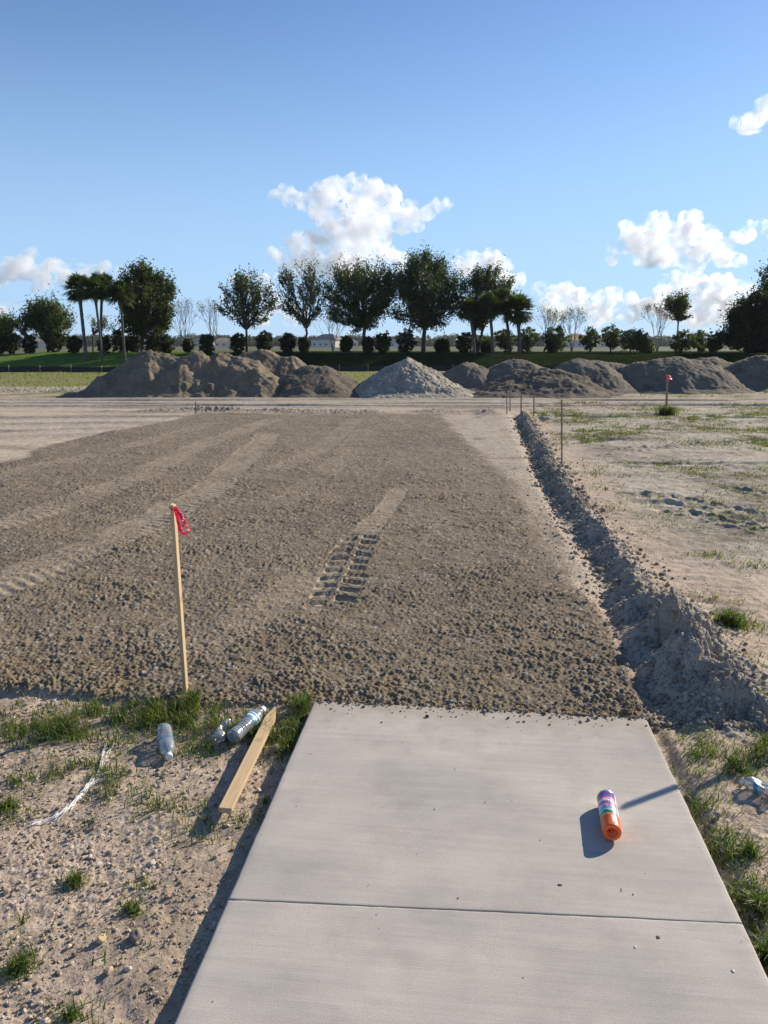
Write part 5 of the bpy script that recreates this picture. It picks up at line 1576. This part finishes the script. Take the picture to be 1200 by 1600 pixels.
# big dark conifers at right edge
broad_tree('cedar_tree', 1170, 556, 60, [(1165, 485, 16), (1185, 472, 16), (1200, 462, 14), (1150, 498, 15), (1172, 505, 24), (1195, 500, 26), (1145, 515, 14), (1160, 528, 22), (1190, 530, 26), (1140, 525, 9), (1215, 480, 26), (1215, 520, 26), (1175, 548, 16), (1205, 548, 18)], 8, 17000, .20,
           (np.array([.022, .032, .014]), np.array([.035, .045, .020])), (.6, .4), 'large dark cedar leaning in from the right edge', 'trees in the row on the grassed bank', 31, clump=.22, shell=.5, cat='tree')
broad_tree('pine_tree', 1240, 560, 57, [(1198, 432, 8), (1205, 448, 9), (1215, 425, 14), (1230, 440, 16), (1245, 420, 18), (1210, 462, 9), (1250, 455, 18)], 8, 2600, .18, (OK1, OK2), (.5, .5), 'taller tree reaching in above the cedar at the right edge', 'trees in the row on the grassed bank', 32, clump=.22)

# shrubs along the bank
SH = 'rounded shrubs along the top of the bank'
r_ = np.random.default_rng(55)
shrubs = [(15, 533, 13, 0), (46, 531, 12, 0), (84, 532, 13, 0), (116, 520, 11, 0), (163, 527, 12, 0), (190, 526, 14, 0), (237, 530, 12, 0), (259, 522, 13, 0), (294, 543, 9, 0), (323, 522, 14, 0), (371, 524, 13, 0), (413, 526, 13, 0), (449, 528, 13, 0),
          (541, 537, 12, 0), (598, 537, 13, 0), (634, 538, 13, 0), (688, 534, 10, 0), (695, 541, 10, 0), (726, 535, 12, 0), (759, 540, 11, 1), (790, 530, 14, 1), (823, 528, 15, 1), (869, 525, 15, 1), (862, 540, 12, 0), (922, 528, 13, 1), (954, 524, 13, 1), (985, 530, 14, 1), (1001, 532, 12, 1),
          (1065, 533, 14, 1), (1091, 532, 13, 1), (1118, 534, 12, 0), (475, 526, 9, 0), (1010, 540, 11, 1), (575, 541, 9, 0), (0, 538, 12, 0), (210, 540, 9, 0)]
SHLAB = ['far left', 'beside the airy young tree', 'under the mid green round tree', 'left of the palm trunks', 'behind the middle palm trunks', 'behind the fourth palm trunk', 'left under the big dense tree', 'right under the big dense tree', 'below the fan shaped leafless tree',
         'below the second leafless tree', 'at the foot of the leftmost oak', 'right of the leftmost oak', 'left of the sparse oak', 'left of the dense broad oak trunk', 'right of the dense broad oak trunk', 'left of the tallest oak trunk', 'right of the tallest oak trunk, taller', 'right of the tallest oak trunk, lower',
         'left of the upright oak', 'between upright oak and palms', 'among the palm cluster trunks', 'right of the palm cluster', 'between the two thin new-leafed trees', 'low before the thin new-leafed tree', 'right of the thin new-leafed trees', 'left of the paired shrubs', 'left of the wide bare tree, larger', 'left of the wide bare tree, smaller',
         'at the foot of the lone tall thin tree', 'right of the lone tall thin tree', 'beside the dark cedar', 'behind the sparse oak trunk', 'low at the foot of the wide bare tree', 'low at the dense broad oak trunk', 'cut by the left edge', 'low between fourth palm and dense tree']
for i, ((px, py, rp, kd), lab) in enumerate(zip(shrubs, SHLAB)):
    n_ = 1500 if kd == 0 else 1200
    cols_ = (np.array([.030, .042, .014]), np.array([.045, .058, .020])) if kd == 0 else (LG1 * .8, np.array([.06, .08, .025]))
    if kd == 0:
        rp = rp * r_.uniform(.82, 1.15); yc = 548 - rp * r_.uniform(1.05, 1.3)
        bl = [(px, yc - rp * .25, rp * .60), (px, yc, rp * .66), (px, yc + rp * .35, rp * .66), (px, yc + rp * .7, rp * .62), (px, 547 - rp * .3, rp * .5), (px + r_.uniform(-.4, .4) * rp, yc - rp * .3, rp * .45)]
        broad_tree('shrub', px, 549, V0 - 3 + (i % 3), bl, 2.5, 2300, .13, cols_, (.5, .5), 'clipped dark round shrub ' + lab, SH, 100 + i, clump=.06, shell=.75, twigs=4, cat='shrub', fork=.4, depth=.25)
        continue
    bl = [(px, py, rp * .82), (px + r_.uniform(-.4, .4) * rp, py - rp * .35, rp * .6), (px + r_.uniform(-.5, .5) * rp, py + rp * .4, rp * .65), (px, py + rp * .9, rp * .5)]
    broad_tree('shrub', px, 549, V0 - 3 + (i % 3), bl, 2.5, n_, .15, cols_, (.5, .5), ('clipped dark round shrub ' if kd == 0 else 'loose green shrub ') + lab, SH, 100 + i, clump=.10, shell=.6, twigs=6, cat='shrub', fork=.4)

# ------------------------------------------------------------ far wood and houses
def far_wood():
    r = np.random.default_rng(77)
    mbV = []; mbF = []; mbC = []; n0 = 0
    for (v, n, hh, cc) in ((600, 1500, 9.0, np.array([.035, .05, .035])), (900, 1500, 14.0, np.array([.035, .05, .04]))):
        W_ = v * .95
        us = r.uniform(-W_, W_, n)
        hs_ = hh * (0.75 + 0.28 * noise(us, us * 0, 60, 77) + .25 * r.uniform(-1, 1, n))
        vs = v + r.uniform(-25, 25, n)
        for u_, h_, v_ in zip(us, hs_, vs):
            R = r.uniform(2.2, 4.2)
            m_ = 60
            d = r.normal(size=(m_, 3)); d /= np.linalg.norm(d, axis=1)[:, None]
            C = d * r.uniform(.5, 1, (m_, 1)) * np.array([R, R, h_ * .5]) + np.array([u_ * cS - v_ * sS, u_ * sS + v_ * cS, h_ * .5])
            V, q, c = leaves(C, 2.3, np.broadcast_to(cc * r.uniform(.7, 1.3), (m_, 3)), r)
            mbV.append(V); mbF.append(q + n0); mbC.append(c); n0 += len(V)
    o = mk('distant_wood', np.concatenate(mbV), np.concatenate(mbF), M_LEAF, None, False, {'tint': np.concatenate(mbC)})
    tag(o, 'long dark line of far-off woods on the horizon', 'woods', kind='stuff')


far_wood()
M_HWALL = plain('house_wall', (0.62, 0.56, 0.48), .8, .05, 1)
M_HROOF = plain('house_roof', (0.20, 0.16, 0.14), .8, .1, 1)
M_HROOFO = plain('house_roof_orange', (0.62, 0.33, 0.12), .8, .1, 1)
M_HWIN = plain('house_window', (0.05, 0.06, 0.07), .2)


def house(px, w, v, label, roof=M_HROOF, hw=3.0, hr=2.6, dep=10, rot=0.0):
    p = at_dist(px, 545, v)
    e = empty('house', (p.x, p.y, -0.05), (0, 0, PSI + rot))
    V, q = box(-w / 2, 0, 0, w / 2, dep, hw); mk('wall', V, q, M_HWALL, e, False)
    o = .5; rw = w / 2 + o
    V = [(-rw, -o, hw), (rw, -o, hw), (rw, dep + o, hw), (-rw, dep + o, hw), (-rw + min(dep / 2, w * .35), dep / 2, hw + hr), (rw - min(dep / 2, w * .35), dep / 2, hw + hr)]
    V = np.array(V); V[:, 2] += .003
    Vf = [(0, 1, 5, 4), (2, 3, 4, 5), (0, 3, 2, 1)]; Vt = [(1, 2, 5), (3, 0, 4)]
    mk('roof', V, [np.array(Vf), np.array(Vt)], roof, e, False)
    for k in range(max(2, int(w / 4))):
        x_ = -w / 2 + (k + .5) * w / max(2, int(w / 4))
        V, q = box(x_ - .6, -.05, 1.0, x_ + .6, .02, 2.2); mk('window', V, q, M_HWIN, e, False)
    return tag(e, label, 'house', 'far-off houses beyond the bank')


house(66, 10, 430, 'far house with sunlit wall under the round tree at left', rot=.5)
house(232, 12, 480, 'far low house glimpsed under the big dense tree')
house(306, 13, 450, 'far house seen below the first leafless tree', rot=-.4)
house(350, 12, 470, 'far house seen just left of the leftmost oak trunk', rot=.3)
house(505, 16, 440, 'pale far house seen between the sparse oak and the dense oak', hw=4.2, hr=3.2, rot=-.5)
house(545, 12, 470, 'lower far house left of the dense oak trunk', rot=.4)
house(613, 13, 480, 'far house seen just right of the dense oak trunk', rot=-.3)
house(905, 14, 420, 'far house with an orange sunlit roof right of the new-leafed trees', M_HROOFO, hw=3.8, hr=3.6, rot=.2)
house(941, 12, 430, 'grey roofed far house right of the orange roofed one', rot=-.3)

# ------------------------------------------------------------ clouds
def cloud_mat():
    m = bpy.data.materials.new('cloud_vapour'); m.use_nodes = True
    nt = m.node_tree; nt.nodes.clear()
    out = nt.nodes.new('ShaderNodeOutputMaterial')
    v = nt.nodes.new('ShaderNodeVolumePrincipled')
    v.inputs['Color'].default_value = (0.985, 0.988, 0.995, 1)
    v.inputs['Density'].default_value = 0.06
    v.inputs['Anisotropy'].default_value = 0.35
    tc = nt.nodes.new('ShaderNodeTexCoord')
    nz_ = nt.nodes.new('ShaderNodeTexNoise'); nz_.inputs['Scale'].default_value = 1 / 70; nz_.inputs['Detail'].default_value = 5; nz_.inputs['Roughness'].default_value = .62
    mr = nt.nodes.new('ShaderNodeMapRange'); mr.inputs[1].default_value = .43; mr.inputs[2].default_value = .68; mr.inputs[3].default_value = 0.0; mr.inputs[4].default_value = 0.045
    nt.links.new(tc.outputs['Object'], nz_.inputs['Vector']); nt.links.new(nz_.outputs[0], mr.inputs[0]); nt.links.new(mr.outputs[0], v.inputs['Density'])
    nt.links.new(v.outputs[0], out.inputs['Volume'])
    return m


M_CLOUD = cloud_mat()


def cloud(blobs, dist, label, seed, voxel=5.5, puff=1.6):
    """a real body of vapour: overlapping puffs melted into one closed shell"""
    r = np.random.default_rng(4000 + seed)
    mb = MB()
    c0 = np.array(at_dist(blobs[0][0], blobs[0][1], dist))
    fdir = np.array([-sS, cS, 0])
    for (px, py, rp) in blobs:
        R = rp * 1.0 * PXM * dist
        c = np.array(at_dist(px, py, dist)) - c0 + fdir * r.uniform(-.6, .6) * R
        mb.add(IV2 * R * np.array([1, 1, .95]) + c, IF2)
        for k in range(int(14 * puff)):
            d = r.normal(size=3); d /= np.linalg.norm(d); d[2] = d[2] * .8 + .15
            r2 = R * r.uniform(.22, .5)
            c2 = c + d * R * r.uniform(.75, 1.02)
            mb.add(IV2 * r2 + c2, IF2)
            for k2 in range(4):
                d2 = r.normal(size=3); d2 /= np.linalg.norm(d2)
                mb.add(IV1 * r2 * r.uniform(.25, .5) + c2 + d2 * r2 * .95, IF1)
    o = mb.build('cloud', M_CLOUD)
    o.location = c0
    md = o.modifiers.new('melt', 'REMESH'); md.mode = 'VOXEL'; md.voxel_size = voxel
    tex = bpy.data.textures.new('puff', 'CLOUDS'); tex.noise_scale = 60; tex.noise_depth = 6
    dm = o.modifiers.new('billow', 'DISPLACE'); dm.texture = tex; dm.strength = 85; dm.mid_level = 0.45; dm.texture_coords = 'LOCAL'
    return tag(o, label, 'cloud', None)


cloud([(575, 310, 26), (540, 296, 18), (518, 302, 18), (610, 322, 20), (640, 338, 16), (664, 330, 8), (684, 324, 7), (700, 321, 6), (430, 308, 6), (452, 306, 12), (478, 312, 14), (500, 326, 20), (545, 335, 28), (590, 345, 25), (628, 350, 15), (652, 352, 8), (518, 362, 16),
       (552, 368, 22), (588, 372, 18), (436, 395, 12), (468, 388, 20), (500, 388, 24), (540, 398, 30), (590, 402, 24), (622, 407, 15), (450, 412, 18), (500, 415, 26), (560, 420, 26)], 3000, 'towering white cumulus above the middle of the tree row', 1)
cloud([(735, 412, 16), (712, 405, 10), (760, 412, 17), (785, 420, 16), (803, 437, 12), (755, 435, 18), (780, 445, 18)], 3300, 'white cloud behind the upright oak', 2)
cloud([(870, 460, 18), (842, 452, 11), (900, 472, 17), (930, 466, 12), (958, 474, 14), (985, 468, 10), (1008, 478, 12), (870, 485, 18), (935, 490, 16), (985, 492, 14)], 3600, 'low cloud bank just right of the palm cluster', 3)
cloud([(1030, 362, 22), (985, 357, 12), (1000, 376, 22), (1070, 366, 22), (1100, 376, 22), (1130, 395, 15), (1152, 405, 8), (1050, 392, 24), (1003, 394, 18), (966, 388, 9), (958, 407, 6), (1012, 410, 13), (1080, 404, 18)], 2800, 'isolated bright cumulus high at the right', 4)
cloud([(1176, 363, 11), (1152, 364, 6), (1200, 360, 13), (1222, 364, 17)], 2800, 'small cloud right of the isolated cumulus at the edge', 5, voxel=5)
cloud([(1062, 450, 18), (1040, 442, 10), (1090, 442, 16), (1128, 450, 18), (1165, 460, 15), (1050, 476, 24), (1120, 480, 26), (1185, 482, 20), (1090, 490, 24), (1215, 470, 20)], 3600, 'wide cloud bank low behind the cedar', 6)
cloud([(45, 405, 13), (14, 408, 9), (56, 396, 8), (70, 424, 17), (30, 425, 18), (100, 422, 14), (130, 425, 12), (158, 426, 12), (180, 430, 6), (0, 430, 18), (62, 442, 14), (105, 438, 12), (-25, 425, 20)], 3000, 'long low white cloud at the left above the palms', 7)
cloud([(385, 436, 8), (362, 434, 6), (408, 436, 8), (440, 440, 9), (420, 450, 8), (400, 462, 12), (430, 478, 15), (372, 485, 10), (455, 495, 14), (410, 500, 12), (350, 470, 7)], 3600, 'small low cloud behind the open crowned oak', 8, voxel=5)
cloud([(1192, 180, 12), (1172, 186, 8), (1146, 190, 3), (1202, 160, 9), (1228, 168, 20), (1212, 188, 13)], 2200, 'grey cloud high at the right edge', 9, voxel=5)
cloud([(10, 482, 7), (-10, 478, 10), (25, 480, 5), (0, 500, 7)], 3600, 'small faint cloud low at the left edge', 10, voxel=5)

# ------------------------------------------------------------ the air between here and the horizon
def haze():
    m = bpy.data.materials.new('haze_air'); m.use_nodes = True
    nt = m.node_tree; nt.nodes.clear()
    out = nt.nodes.new('ShaderNodeOutputMaterial')
    v = nt.nodes.new('ShaderNodeVolumePrincipled')
    v.inputs['Color'].default_value = (0.80, 0.89, 1.0, 1)
    v.inputs['Density'].default_value = 0.00011
    v.inputs['Anisotropy'].default_value = 0.2
    nt.links.new(v.outputs[0], out.inputs['Volume'])
    V, q = box(-1400, -60, -4, 1400, 1500, 22)
    o = mk('haze', V, q, m, None, False)
    tag(o, 'thin pale haze over the far trees', 'haze', kind='stuff')


haze()
